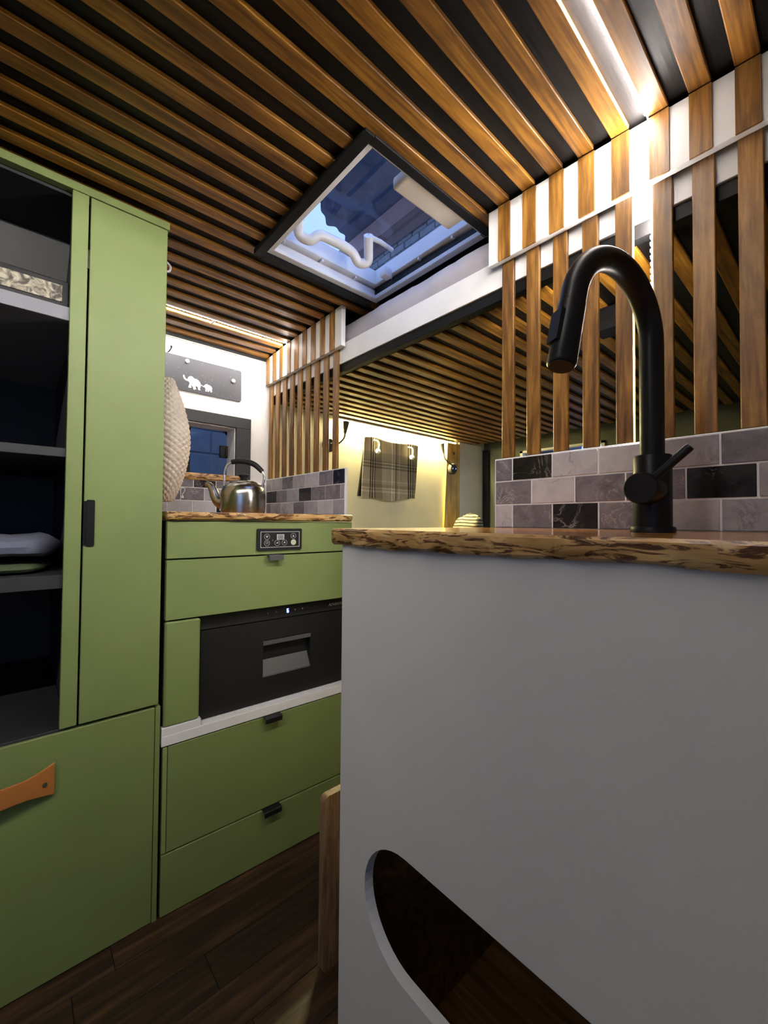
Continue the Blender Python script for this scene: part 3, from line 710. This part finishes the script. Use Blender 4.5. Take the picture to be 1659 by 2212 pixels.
for y, z, k in BT:
    bm = B(); r = 0.0085
    if k == 'power':
        disc(bm, y, z, r, 0.006, 0.0066); o = build('button', bm, 'button_face', cp, root=du, local=True)
        bm = B(); ring(bm, y, z, 0.0030, 0.0040, 0.0066, 0.0069); box(bm, 0.0066, 0.0069, y-0.0005, y+0.0005, z+0.001, z+0.005); build('symbol', bm, 'mark_grey', cp, root=du, local=True); continue
    ring(bm, y, z, r-0.0007, r, 0.006, 0.0065)
    if k in ('up', 'down'):
        s = 1 if k == 'up' else -1
        prism(bm, [(y-0.0038, z-s*0.0028), (y+0.0038, z-s*0.0028), (y, z+s*0.0042)], lambda a, b_: (0.006, a, b_), lambda a, b_: (0.0066, a, b_))
    elif k == 'timer': ring(bm, y, z+0.001, 0.0032, 0.0039, 0.006, 0.0065); box(bm, 0.006, 0.0065, y-0.0004, y+0.0022, z+0.0006, z+0.0014)
    elif k == 'bars':
        for q in range(3): box(bm, 0.006, 0.0065, y-0.003+0.0024*q, y-0.0016+0.0024*q, z-0.002, z+0.001+0.0013*q)
    else: prism(bm, [(y-0.0022, z-0.002), (y+0.0022, z-0.002), (y+0.0026, z+0.001), (y+0.0006, z+0.0046), (y-0.0003, z+0.002), (y-0.0024, z+0.0012)], lambda a, b_: (0.006, a, b_), lambda a, b_: (0.0065, a, b_))
    build('button', bm, 'mark_grey', cp, root=du, local=True)
bm = B(); disc(bm, 0.2790, -0.0575, 0.0022, 0.006, 0.0065, 12); build('indicator', bm, 'grey_plastic', cp, root=du, local=True)

# fridge
fg = thing('drawer_fridge', 'black pull-out drawer fridge with a blue digit display', 'fridge', (DU[0], DU[1], H-0.536), DR)
def fbx(name, mat, x0, x1, y0, y1, z0, z1, bev=0.001, parent=None): return bxo(name, mat, parent or fg, x0, x1, y0, y1, z0, z1, bev, local=True, root=fg)
Z0, Z1 = -0.5395, -0.2555
fbx('body', 'black_plastic', -0.50, -0.056, 0.092, 0.570, Z0, Z1)
bm = B(); prism(bm, [(-0.055, -0.297), (-0.032, -0.297), (-0.036, -0.2575), (-0.055, -0.2575)], lambda x, z: (x, 0.0935, z), lambda x, z: (x, 0.571, z))
cs = build('control_strip', bm, 'black_plastic', fg, local=True)
qy0, qy1, qz0, qz1 = 0.270, 0.428, -0.465, -0.357
bm = B()
for q in ((0.0935, qy0, Z0+0.002, -0.300), (qy1, 0.571, Z0+0.002, -0.300), (qy0, qy1, Z0+0.002, qz0), (qy0, qy1, qz1, -0.300)): box(bm, -0.055, -0.030, *q)
dfr = build('door', bm, 'black_plastic', fg, local=True)
fbx('recess_back', 'black_plastic', -0.0558, -0.052, qy0-0.002, qy1+0.002, qz0-0.002, qz1+0.002, 0, dfr)
bm = B(); prism(bm, [(-0.052, qz0), (-0.029, qz0), (-0.030, qz0+0.004), (-0.051, qz0+0.045)], lambda x, z: (x, qy0, z), lambda x, z: (x, qy1, z)); build('scoop', bm, 'grey_plastic', dfr, root=fg, local=True)
bm = B(); prism(bm, [(-0.052, qz1-0.002), (-0.0275, qz1-0.002), (-0.0275, qz1-0.014), (-0.034, qz1-0.017)], lambda x, z: (x, qy0, z), lambda x, z: (x, qy1, z)); build('grip_lip', bm, 'grey_plastic', dfr, root=fg, local=True)
def strip_x(z): return -0.036+(-0.2575-z)/0.0395*0.004
bm = B(); seg7(bm, 0.347, -0.2845, 0.0060, 0.0120, 0.0018, 'acdefg', strip_x(-0.28), strip_x(-0.28)+0.0012); build('digit', bm, 'digit_blue', cs, root=fg, local=True)
for y, k in ((0.285, '+'), (0.313, '-'), (0.375, 'o'), (0.401, 'o')):
    bm = B(); z = -0.2785
    if k == '+': box(bm, -0.0345, -0.0333, y-0.002, y+0.002, z-0.0005, z+0.0005); box(bm, -0.0345, -0.0333, y-0.0005, y+0.0005, z-0.002, z+0.002)
    elif k == '-': box(bm, -0.0345, -0.0333, y-0.002, y+0.002, z-0.0005, z+0.0005)
    else: ring(bm, y, z, 0.0012, 0.0021, -0.0345, -0.0333, 12)
    build('key_mark', bm, 'mark_grey', cs, root=fg, local=True)
fc = bpy.data.curves.new('lettering', 'FONT'); fc.body = 'ADVENTURE'; fc.size = 0.0125; fc.extrude = 0.0003; fc.shear = 0.25
fo = bpy.data.objects.new('tmp', fc); COL.objects.link(fo)
me = bpy.data.meshes.new_from_object(fo.evaluated_get(bpy.context.evaluated_depsgraph_get())); bpy.data.objects.remove(fo)
me.materials.clear(); me.materials.append(MATS['mark_grey'])
lt = bpy.data.objects.new('lettering', me); COL.objects.link(lt); lt.parent = cs
lt.matrix_local = Matrix.Translation((-0.0333, 0.497, -0.2835+H-fg.location.z)) @ Matrix(((0, 0, 1), (1, 0, 0), (0, 1, 0))).to_4x4()

# ================================================================== KETTLE
KX, KY, KZ = -1.383, 0.582, 0.0222
kt = thing('kettle', 'stainless steel stovetop kettle with black-gripped arched handle', 'kettle', (KX, KY, H+KZ), math.atan2(0.747, 0.665))
def kb(name, bm, mat, parent=None, smooth=True):
    bmesh.ops.translate(bm, verts=bm.verts, vec=(0, 0, KZ)); return build(name, bm, mat, parent or kt, root=kt, local=True, smooth=smooth)
kb('body', lathe(B(), [(0.066, 0.0002), (0.0715, 0.003), (0.0735, 0.012), (0.0742, 0.045), (0.0738, 0.066), (0.0728, 0.076), (0.069, 0.088), (0.060, 0.098), (0.050, 0.104), (0.044, 0.1065)], seg=56), 'steel')
ld = kb('lid', lathe(B(), [(0.0455, 0.1060), (0.0465, 0.1075), (0.044, 0.110), (0.030, 0.115), (0.012, 0.1175)], seg=40), 'steel')
kb('knob', lathe(B(), [(0.010, 0.117), (0.011, 0.124), (0.018, 0.131), (0.0185, 0.134), (0.015, 0.1365)], seg=24), 'black_plastic', ld)
sp_ = spline([(-0.060, 0, 0.036), (-0.080, 0, 0.040), (-0.096, 0, 0.060), (-0.104, 0, 0.080), (-0.115, 0, 0.097), (-0.128, 0, 0.1035)], 6)
kb('spout', tube(B(), sp_, [0.024-0.014*min(1, i/(len(sp_)-1)*1.15) for i in range(len(sp_))], 18), 'steel')
for sgn in (-1, 1):
    if sgn < 0: pth = [(-0.064, 0, 0.088), (-0.067, 0, 0.110), (-0.066, 0, 0.140), (-0.059, 0, 0.165), (-0.040, 0, 0.179)]
    else: pth = [(0.064, 0, 0.088), (0.067, 0, 0.104), (0.0705, 0, 0.122), (0.069, 0, 0.138), (0.061, 0, 0.150)]
    kb('handle_arm', tube(B(), spline(pth, 6), 0.0042, 12), 'chrome')
gp = spline([(-0.042, 0, 0.1785), (-0.020, 0, 0.1825), (0.010, 0, 0.1805), (0.038, 0, 0.170), (0.064, 0, 0.147)], 6)
kb('grip', tube(B(), gp, [0.0065+0.0035*math.sin(math.pi*(0.15+0.7*i/(len(gp)-1))) for i in range(len(gp))], 14), 'black_plastic')

# ================================================================== CROCHETED HANGING BAG
cb = thing('crocheted_bag', 'cream crocheted hanging bag bulging out beside the wardrobe', 'bag', (-1.43, 0.345, H+0.06))
bm = B(); nu, nv = 128, 160; rings = []
for i in range(nu+1):
    t = i/nu; z = 0.058+0.385*t
    r = (math.sin(math.pi*min(1, t*0.86+0.045))**0.62)*(1.0 if t < 0.45 else 1-0.42*((t-0.45)/0.55)**1.5)
    row = []
    for k in range(nv):
        a = 2*math.pi*k/nv
        st = 0.0065*(abs(math.sin(i*math.pi/6+k*math.pi/10))**0.6*abs(math.sin(i*math.pi/6-k*math.pi/10))**0.6)
        row.append(bm.verts.new((-1.43+(0.120*r+st)*math.cos(a), 0.345+(0.0625*r+st)*math.sin(a), z)))
    rings.append(row)
for i in range(nu):
    for k in range(nv): bm.faces.new((rings[i][k], rings[i][(k+1) % nv], rings[i+1][(k+1) % nv], rings[i+1][k]))
bm.faces.new(rings[0][::-1]); bm.faces.new(rings[-1])
build('pouch', bm, 'knit', cb, smooth=True)
build('cord', tube(B(), spline([(-1.43, 0.335, 0.437), (-1.40, 0.318, 0.56), (-1.335, 0.304, 0.70), (-1.302, 0.303, 0.722)], 5), 0.0022, 8), 'knit', cb, smooth=True)
hk = thing('ceiling_hook', 'white hook at the top of the wardrobe side', 'hook', (-1.30, 0.30, H+0.72))
build('hook', tube(B(), spline([(-1.30, 0.276, 0.745), (-1.30, 0.300, 0.748), (-1.30, 0.318, 0.738), (-1.30, 0.316, 0.722), (-1.30, 0.302, 0.716)], 5), 0.003, 10), 'white_plastic', hk, smooth=True)

# ================================================================== ELEPHANT SIGN
sg = thing('wall_sign', 'dark grey plaque with white elephant and calf', 'sign', (XL, 0.55, H+0.60))
bm = B(); prism(bm, rrect(0.33, 0.738, 0.5285, 0.6675, 0.009, 4), lambda y, z: (XL+0.0005, y, z), lambda y, z: (XL+0.0060, y, z)); build('plate', bm, 'slate', sg)
ELB = [(0.4944, 0.5844), (0.4971, 0.5869), (0.5006, 0.584), (0.5014, 0.5775), (0.505, 0.5732), (0.5119, 0.5711), (0.5145, 0.5807), (0.519, 0.5854), (0.5267, 0.5877), (0.5338, 0.5852), (0.5363, 0.5806), (0.5456, 0.5805), (0.5542, 0.5772), (0.5616, 0.569), (0.5654, 0.5577), (0.5626, 0.5488), (0.5605, 0.5434), (0.5642, 0.5385), (0.556, 0.536), (0.5534, 0.5407), (0.5533, 0.5467), (0.5486, 0.551), (0.544, 0.5499), (0.5448, 0.5418), (0.5463, 0.5376), (0.5364, 0.5344), (0.5327, 0.5459), (0.5273, 0.5492), (0.5249, 0.5472), (0.5285, 0.5413), (0.5216, 0.5382), (0.5153, 0.5398), (0.5185, 0.551), (0.5205, 0.5582), (0.5155, 0.5645), (0.5072, 0.5651), (0.4992, 0.5696), (0.4953, 0.5772)]
ELS = [(0.5682, 0.5622), (0.5712, 0.5571), (0.5763, 0.5583), (0.5791, 0.5627), (0.5827, 0.5655), (0.5856, 0.5688), (0.59, 0.5686), (0.5945, 0.5673), (0.6012, 0.5658), (0.608, 0.5615), (0.6111, 0.5556), (0.6097, 0.5484), (0.611, 0.5401), (0.6054, 0.5374), (0.6023, 0.5437), (0.5993, 0.5469), (0.598, 0.5381), (0.5924, 0.5377), (0.5904, 0.5461), (0.5875, 0.5443), (0.5891, 0.537), (0.5832, 0.5373), (0.5838, 0.5458), (0.583, 0.551), (0.5785, 0.5538), (0.5719, 0.5547), (0.5668, 0.5588)]
for nm, pl_ in (('elephant', ELB), ('elephant_calf', ELS)):
    bm = B(); prism(bm, [(y, z+0.006) for y, z in pl_], lambda y, z: (XL+0.0060, y, z), lambda y, z: (XL+0.0070, y, z)); build(nm, bm, 'white_plastic', sg)
for y, z in ((0.508, 0.650), (0.699, 0.613)):
    build('fixing', lathe(B(), [(0.001, 0.0), (0.006, 0.001), (0.0085, 0.006), (0.0085, 0.009), (0.005, 0.013)], (0, 0, 0), 18), 'ceramic', sg, smooth=True)
    o = [c for c in sg.children if c.name.startswith('fixing')][-1]
    me = o.data; offz = H-sg.location.z
    for v_ in me.vertices:
        x, y_, z_ = v_.co.x+sg.location.x, v_.co.y+sg.location.y, v_.co.z-offz
        v_.co = (0.0060+z_, y+x-sg.location.y, z+y_+offz)
pg = thing('wall_hook', 'small dark coat hook above the elephant plaque', 'hook', (XL, 0.44, H+0.67))
build('hook', tube(B(), spline([(XL, 0.438, 0.672), (XL+0.012, 0.441, 0.674), (XL+0.022, 0.445, 0.685)], 4), 0.0022, 8), 'black_metal', pg, smooth=True)
build('tip', lathe(B(), [(0.002, 0.684), (0.0042, 0.687), (0.0042, 0.690), (0.002, 0.693)], (XL+0.022, 0.445, 0), 12), 'black_metal', pg, smooth=True)
for lab, y, z in (('white wall hook on the mid-grey tile beside the crocheted bag', 0.500, 0.110), ('white wall hook on the black tile behind the kettle spout', 0.655, 0.064)):
    t = thing('tile_hook', lab, 'hook', (XT, y, H+z), group='hooks on the tiles')
    bm = tube(B(), spline([(XT+0.006, y-0.011, z+0.010), (XT+0.010, y-0.004, z+0.020), (XT+0.010, y+0.006, z+0.016), (XT+0.008, y+0.004, z+0.004), (XT+0.006, y-0.001, z-0.004), (XT+0.005, y-0.001, z-0.020)], 4), 0.0018, 8)
    build('hook', bm, 'white_plastic', t, smooth=True)
    bxo('pad', 'white_plastic', t, XT+0.0018, XT+0.0048, y-0.006, y+0.004, z-0.022, z-0.012, 0.0005)

# ================================================================== LED STRIPS
def led(name, label, xslat, y0, zlow, loc, clip=None, m1='led_tape', m2='led'):
    t = thing(name, label, 'light strip', loc)
    x1 = xslat-0.0001; x0 = x1-0.0016
    zb = zc(xslat)
    bm = B(); box(bm, x0, x1, y0, YP-0.001, zb-0.0008, zb+0.0080)
    box(bm, x0, x1, YP-0.0015, YP+0.0030, 0.6262, zb-0.001); 
    if zlow is not None: box(bm, x0, x1, YP+0.0172, YP+0.0255, zlow, 0.6255)
    build('tape', bm, m1, t)
    bm = B(); y = y0+0.01
    while y < YP-0.004: box(bm, x0-0.0016, x0, y, y+0.0050, zb-0.0012, zb+0.0045); y += 0.0125
    z = zlow if zlow is not None else 0.628
    z += 0.006
    while z < zb-0.004:
        if z > 0.6262: box(bm, x0-0.0016, x0, YP-0.0022, YP+0.0028, z, z+0.005)
        elif z < 0.620: box(bm, x0-0.0016, x0, YP+0.0166, YP+0.0225, z, z+0.005)
        z += 0.0125
    bm.normal_update()
    for f in bm.faces: f.material_index = 0 if f.calc_center_median().x < x0-0.0012 else 1
    c_ = build('diodes', bm, [m2, m2+'_side'], t); c_['kind'] = 'stuff'
    if clip: bxo('clip', 'white_plastic', t, x0-0.033, x1, clip-0.004, clip+0.004, zb-0.0025, zb-0.0012, 0.0004)
    return t
led('led_strip', 'lit white LED strip running down ceiling and wide screen behind the tap', -0.2335, -1.55, 0.160, (-0.2335, 0.0, H+0.75))
led('led_strip', 'lit white LED strip in the ceiling near the elephant plaque', SL[30]+0.0, -1.55, None, (SL[30], 0.2, H+0.76), 0.547, 'led_soft_tape', 'led_soft')
t = thing('led_strip', 'warm LED strip under the bed above the plaid towel', 'light strip', (XL, 1.5, H+0.54))
bm = box(B(), XL+0.003, XL+0.012, 1.26, 2.25, 0.5400, 0.5440)
for f in bm.faces: f.material_index = 0 if f.calc_center_median().z < 0.5401 else 1
build('tape', bm, ['led_bed', 'led_bed_side'], t)
bxo('channel', 'white_plastic', t, XL+0.001, XL+0.013, 1.26, 2.25, 0.5442, 0.5472)

# ================================================================== UNDER THE BED
cl = thing('towel_board', 'black board fixed to the wall behind the plaid towel', 'board', (XL, 1.6, H+0.13))
bm = B(); prism(bm, [(1.402, 0.140), (1.80, 0.140), (1.83, 0.452), (1.448, 0.452)], lambda y, z: (XL+0.001, y, z), lambda y, z: (XL+0.014, y, z)); build('board', bm, 'black_trim', cl)
bm = B(); nu, nv = 36, 36; g = []
for i in range(nu+1):
    r = []
    for j in range(nv+1):
        u, w = i/nu, j/nv
        y = 1.432+0.428*u-0.03*w*(1-u)*0+(-0.022*w); z = 0.470-0.342*w+0.006*math.sin(u*9)+0.012*u*w-0.010*(1-abs(2*u-1))*(w > 0.5)
        xx = XL+0.024+0.006*wob(u*1.3+0.2*w, 2)*w+0.004*math.sin(u*14+w*2)*(1-w*0.5)
        r.append((xx, y, z))
    g.append(r)
fr = [[bm.verts.new(p) for p in r] for r in g]; bk = [[bm.verts.new((p[0]-0.002, p[1], p[2])) for p in r] for r in g]
for i in range(nu):
    for j in range(nv):
        bm.faces.new((fr[i][j], fr[i+1][j], fr[i+1][j+1], fr[i][j+1])); bm.faces.new((bk[i][j], bk[i][j+1], bk[i+1][j+1], bk[i+1][j]))
for i in range(nu):
    for j in (0, nv): bm.faces.new((fr[i][j], fr[i+1][j], bk[i+1][j], bk[i][j]))
for j in range(nv):
    for i in (0, nu): bm.faces.new((fr[i][j], fr[i][j+1], bk[i][j+1], bk[i][j]))
tag(build('towel', bm, 'plaid', org=(XL+0.02, 1.6, H+0.13), smooth=True), 'grey and cream plaid towel hanging on the lit wall under the bed', 'towel')
for lab, y, z in (('white peg on the upper left of the plaid towel', 1.512, 0.405), ('white peg on the right side of the plaid towel', 1.785, 0.400)):
    t = thing('towel_peg', lab, 'hook', (XL+0.03, y, H+z), group='pegs on the towel')
    build('stem', tube(B(), spline([(XL+0.034, y-0.02, z+0.052), (XL+0.046, y+0.004, z+0.045), (XL+0.048, y+0.006, z+0.015), (XL+0.046, y, z)], 4), 0.004, 10), 'white_plastic', t, smooth=True)
    build('ball', lathe(B(), [(0.004, -0.016), (0.011, -0.012), (0.015, -0.002), (0.011, 0.009), (0.004, 0.013)], (XL+0.046, y, z-0.008), 16), 'white_plastic', t, smooth=True)
def gooseneck(label, base, path, headdir):
    t = thing('reading_lamp', label, 'lamp', (XL, base[1], H+base[2]), group='reading lamps under the bed')
    bx0 = base[0]
    build('base', tube(B(), [base, (bx0+0.018, base[1], base[2]), (bx0+0.024, base[1], base[2])], [0.036, 0.036, 0.031], 28), 'lamp_metal', t, smooth=True)
    for dy_ in (-0.016, 0.016): build('button', tube(B(), [(bx0+0.022, base[1]+dy_, base[2]), (bx0+0.027, base[1]+dy_, base[2])], 0.005, 10), 'chrome', t)
    build('gooseneck', tube(B(), spline(path, 6), 0.0052, 12), 'lamp_metal', t, smooth=True)
    e = Vector(path[-1]); d_ = Vector(headdir).normalized()
    build('head', tube(B(), [e, e+d_*0.03, e+d_*0.062], [0.007, 0.013, 0.019], 18), 'lamp_metal', t, smooth=True)
gooseneck('gooseneck reading lamp on the yellow pine post', (XL+0.016, 2.197, 0.360), [(XL+0.040, 2.19, 0.380), (XL+0.06, 2.14, 0.382), (XL+0.055, 2.09, 0.41), (XL+0.05, 2.075, 0.452)], (0, -0.35, 1))
gooseneck('gooseneck reading lamp seen past the narrow screen', (XL+0.001, 1.205, 0.395), [(XL+0.025, 1.205, 0.40), (XL+0.05, 1.235, 0.402), (XL+0.05, 1.272, 0.435), (XL+0.05, 1.28, 0.462)], (0, 0.12, 1))
ps = thing('pine_post', 'yellow pine corner post at the rear of the lit wall', 'post', (XL, 2.2, 0))
bm = B(); prism(bm, [(2.07, -0.983), (2.29, -0.983), (2.29, 0.538), (2.158, 0.538)], lambda y, z: (XL+0.0005, y, z), lambda y, z: (XL+0.016, y, z)); build('board', bm, 'pine', ps)
build('screw', tube(B(), [(XL+0.016, 2.222, 0.468), (XL+0.019, 2.222, 0.468)], 0.010, 14), 'lamp_metal', ps)
bn = thing('bench', 'low upholstered bench along the side wall under the bed', 'bench', (-1.5, 1.8, 0))
bxo('base', 'shelf_dark', bn, XL+0.02, -1.25, 1.0, 2.54, -0.983, -0.36, 0.002)
bxo('seat_pad', 'bench_fabric', bn, XL+0.02, -1.24, 1.0, 2.54, -0.3595, -0.26, 0.02, seg=3)
bm = B(); bmesh.ops.create_uvsphere(bm, u_segments=32, v_segments=18, radius=1.0)
for v_ in bm.verts:
    x, y, z = v_.co
    f_ = lambda a: math.copysign(abs(a)**0.75, a)
    v_.co = (-1.655+0.105*f_(x)+0.03*z, 2.20+0.075*f_(y), -0.105+0.1545*f_(z)+0.012*wob(x*1.2, 1))
tag(build('cushion', bm, 'stripe', org=(-1.655, 2.2, H-0.26), smooth=True), 'cream cushion with dark wavy stripes on the rear bench', 'cushion')
bm = B(); n = 28; yy = lambda i: 2.585-0.012*math.sin(i*1.9)-0.010
a = [[bm.verts.new((-1.786+0.040*i/n+(0 if z > 0 else 0.0), yy(i)-t, z)) for i in range(n+1)] for z in (-0.9, 0.53) for t in (0, 0.003)]
for i in range(n):
    bm.faces.new((a[0][i], a[0][i+1], a[2][i+1], a[2][i])); bm.faces.new((a[1][i], a[1][i+1], a[3][i+1], a[3][i]))
    bm.faces.new((a[0][i], a[0][i+1], a[1][i+1], a[1][i])); bm.faces.new((a[2][i], a[2][i+1], a[3][i+1], a[3][i]))
tag(build('curtain', bm, 'curtain', org=(-1.74, 2.58, H-0.9), smooth=True), 'black curtain drawn back in the rear corner', 'curtain')

# ================================================================== STOOL in the gangway
st = thing('step_stool', 'pale plywood stool tucked against the pale grey cabinet side', 'stool', (-0.69, 0.66, 0))
for xa in (-0.785, -0.6):
    bm = B(); prism(bm, rrect(0.515, 0.80, -0.9835, -0.606, 0.012, 4), lambda y, z: (xa, y, z), lambda y, z: (xa+0.018, y, z)); 
    build('side_panel', bm, 'ply', st)
bxo('seat', 'ply', st, -0.7665, -0.6005, 0.590, 0.79, -0.640, -0.622, 0.001)
bxo('stretcher', 'ply', st, -0.7665, -0.6005, 0.66, 0.678, -0.85, -0.80, 0.001)

# ================================================================== OUTSIDE
bw = thing('brick_wall', 'stone brick wall of a building seen through the roof light', 'wall', (-3.0, 3.2, 0))
bxo('mortar', 'mortar', bw, -5.2, -1.4, 3.12, 3.35, -1.5, 3.42)
random.seed(9)
for r in range(12):
    z = 3.40-0.082*(r+1); x = -4.5+(0.11 if r % 2 else 0)
    while x < -1.9:
        bm = box(B(), x, x+0.205, 3.098+random.random()*0.012, 3.13, z, z+0.070, 0.006); build('brick', bm, 'brick', bw); x += 0.22
tag(build('fascia_beam', box(B(), -5.2, -2.47, 2.86, 3.09, 3.095, 3.30, 0.01), 'pink_beam', org=(-3.2, 2.95, H+3.105)), 'pinkish timber beam along the brick wall outside roof light', 'beam')
cn = thing('canopy', 'dark blue panelled canopy above the van roof', 'canopy', (-2.0, 2.4, H+3.31))
for i in range(4):
    y0 = 1.3+0.46*i
    pts = [(-3.58-0.62*(y0+0.455*k/24-2.25)+0.10*wob((y0+0.455*k/24)*0.9, 2.0), y0+0.455*k/24) for k in range(25)]
    bm = B(); prism(bm, pts+[(-0.3, y0+0.455), (-0.3, y0)], lambda x, y: (x, y, 3.31), lambda x, y: (x, y, 3.36)); build('canopy_panel', bm, 'canopy', cn)
blk = thing('block_wall', 'pale block wall outside the side window', 'wall', (-3.1, 1.2, 0))
bxo('mortar', 'block', blk, -3.25, -3.012, -0.6, 3.0, -1.5, 1.3)
for r in range(9):
    z = -0.35+0.165*r; y = -0.5+(0.17 if r % 2 else 0)
    while y < 2.6:
        bm = box(B(), -3.02, -3.0, y, y+0.33, z, z+0.155, 0.005); build('block', bm, 'block', blk); y += 0.34
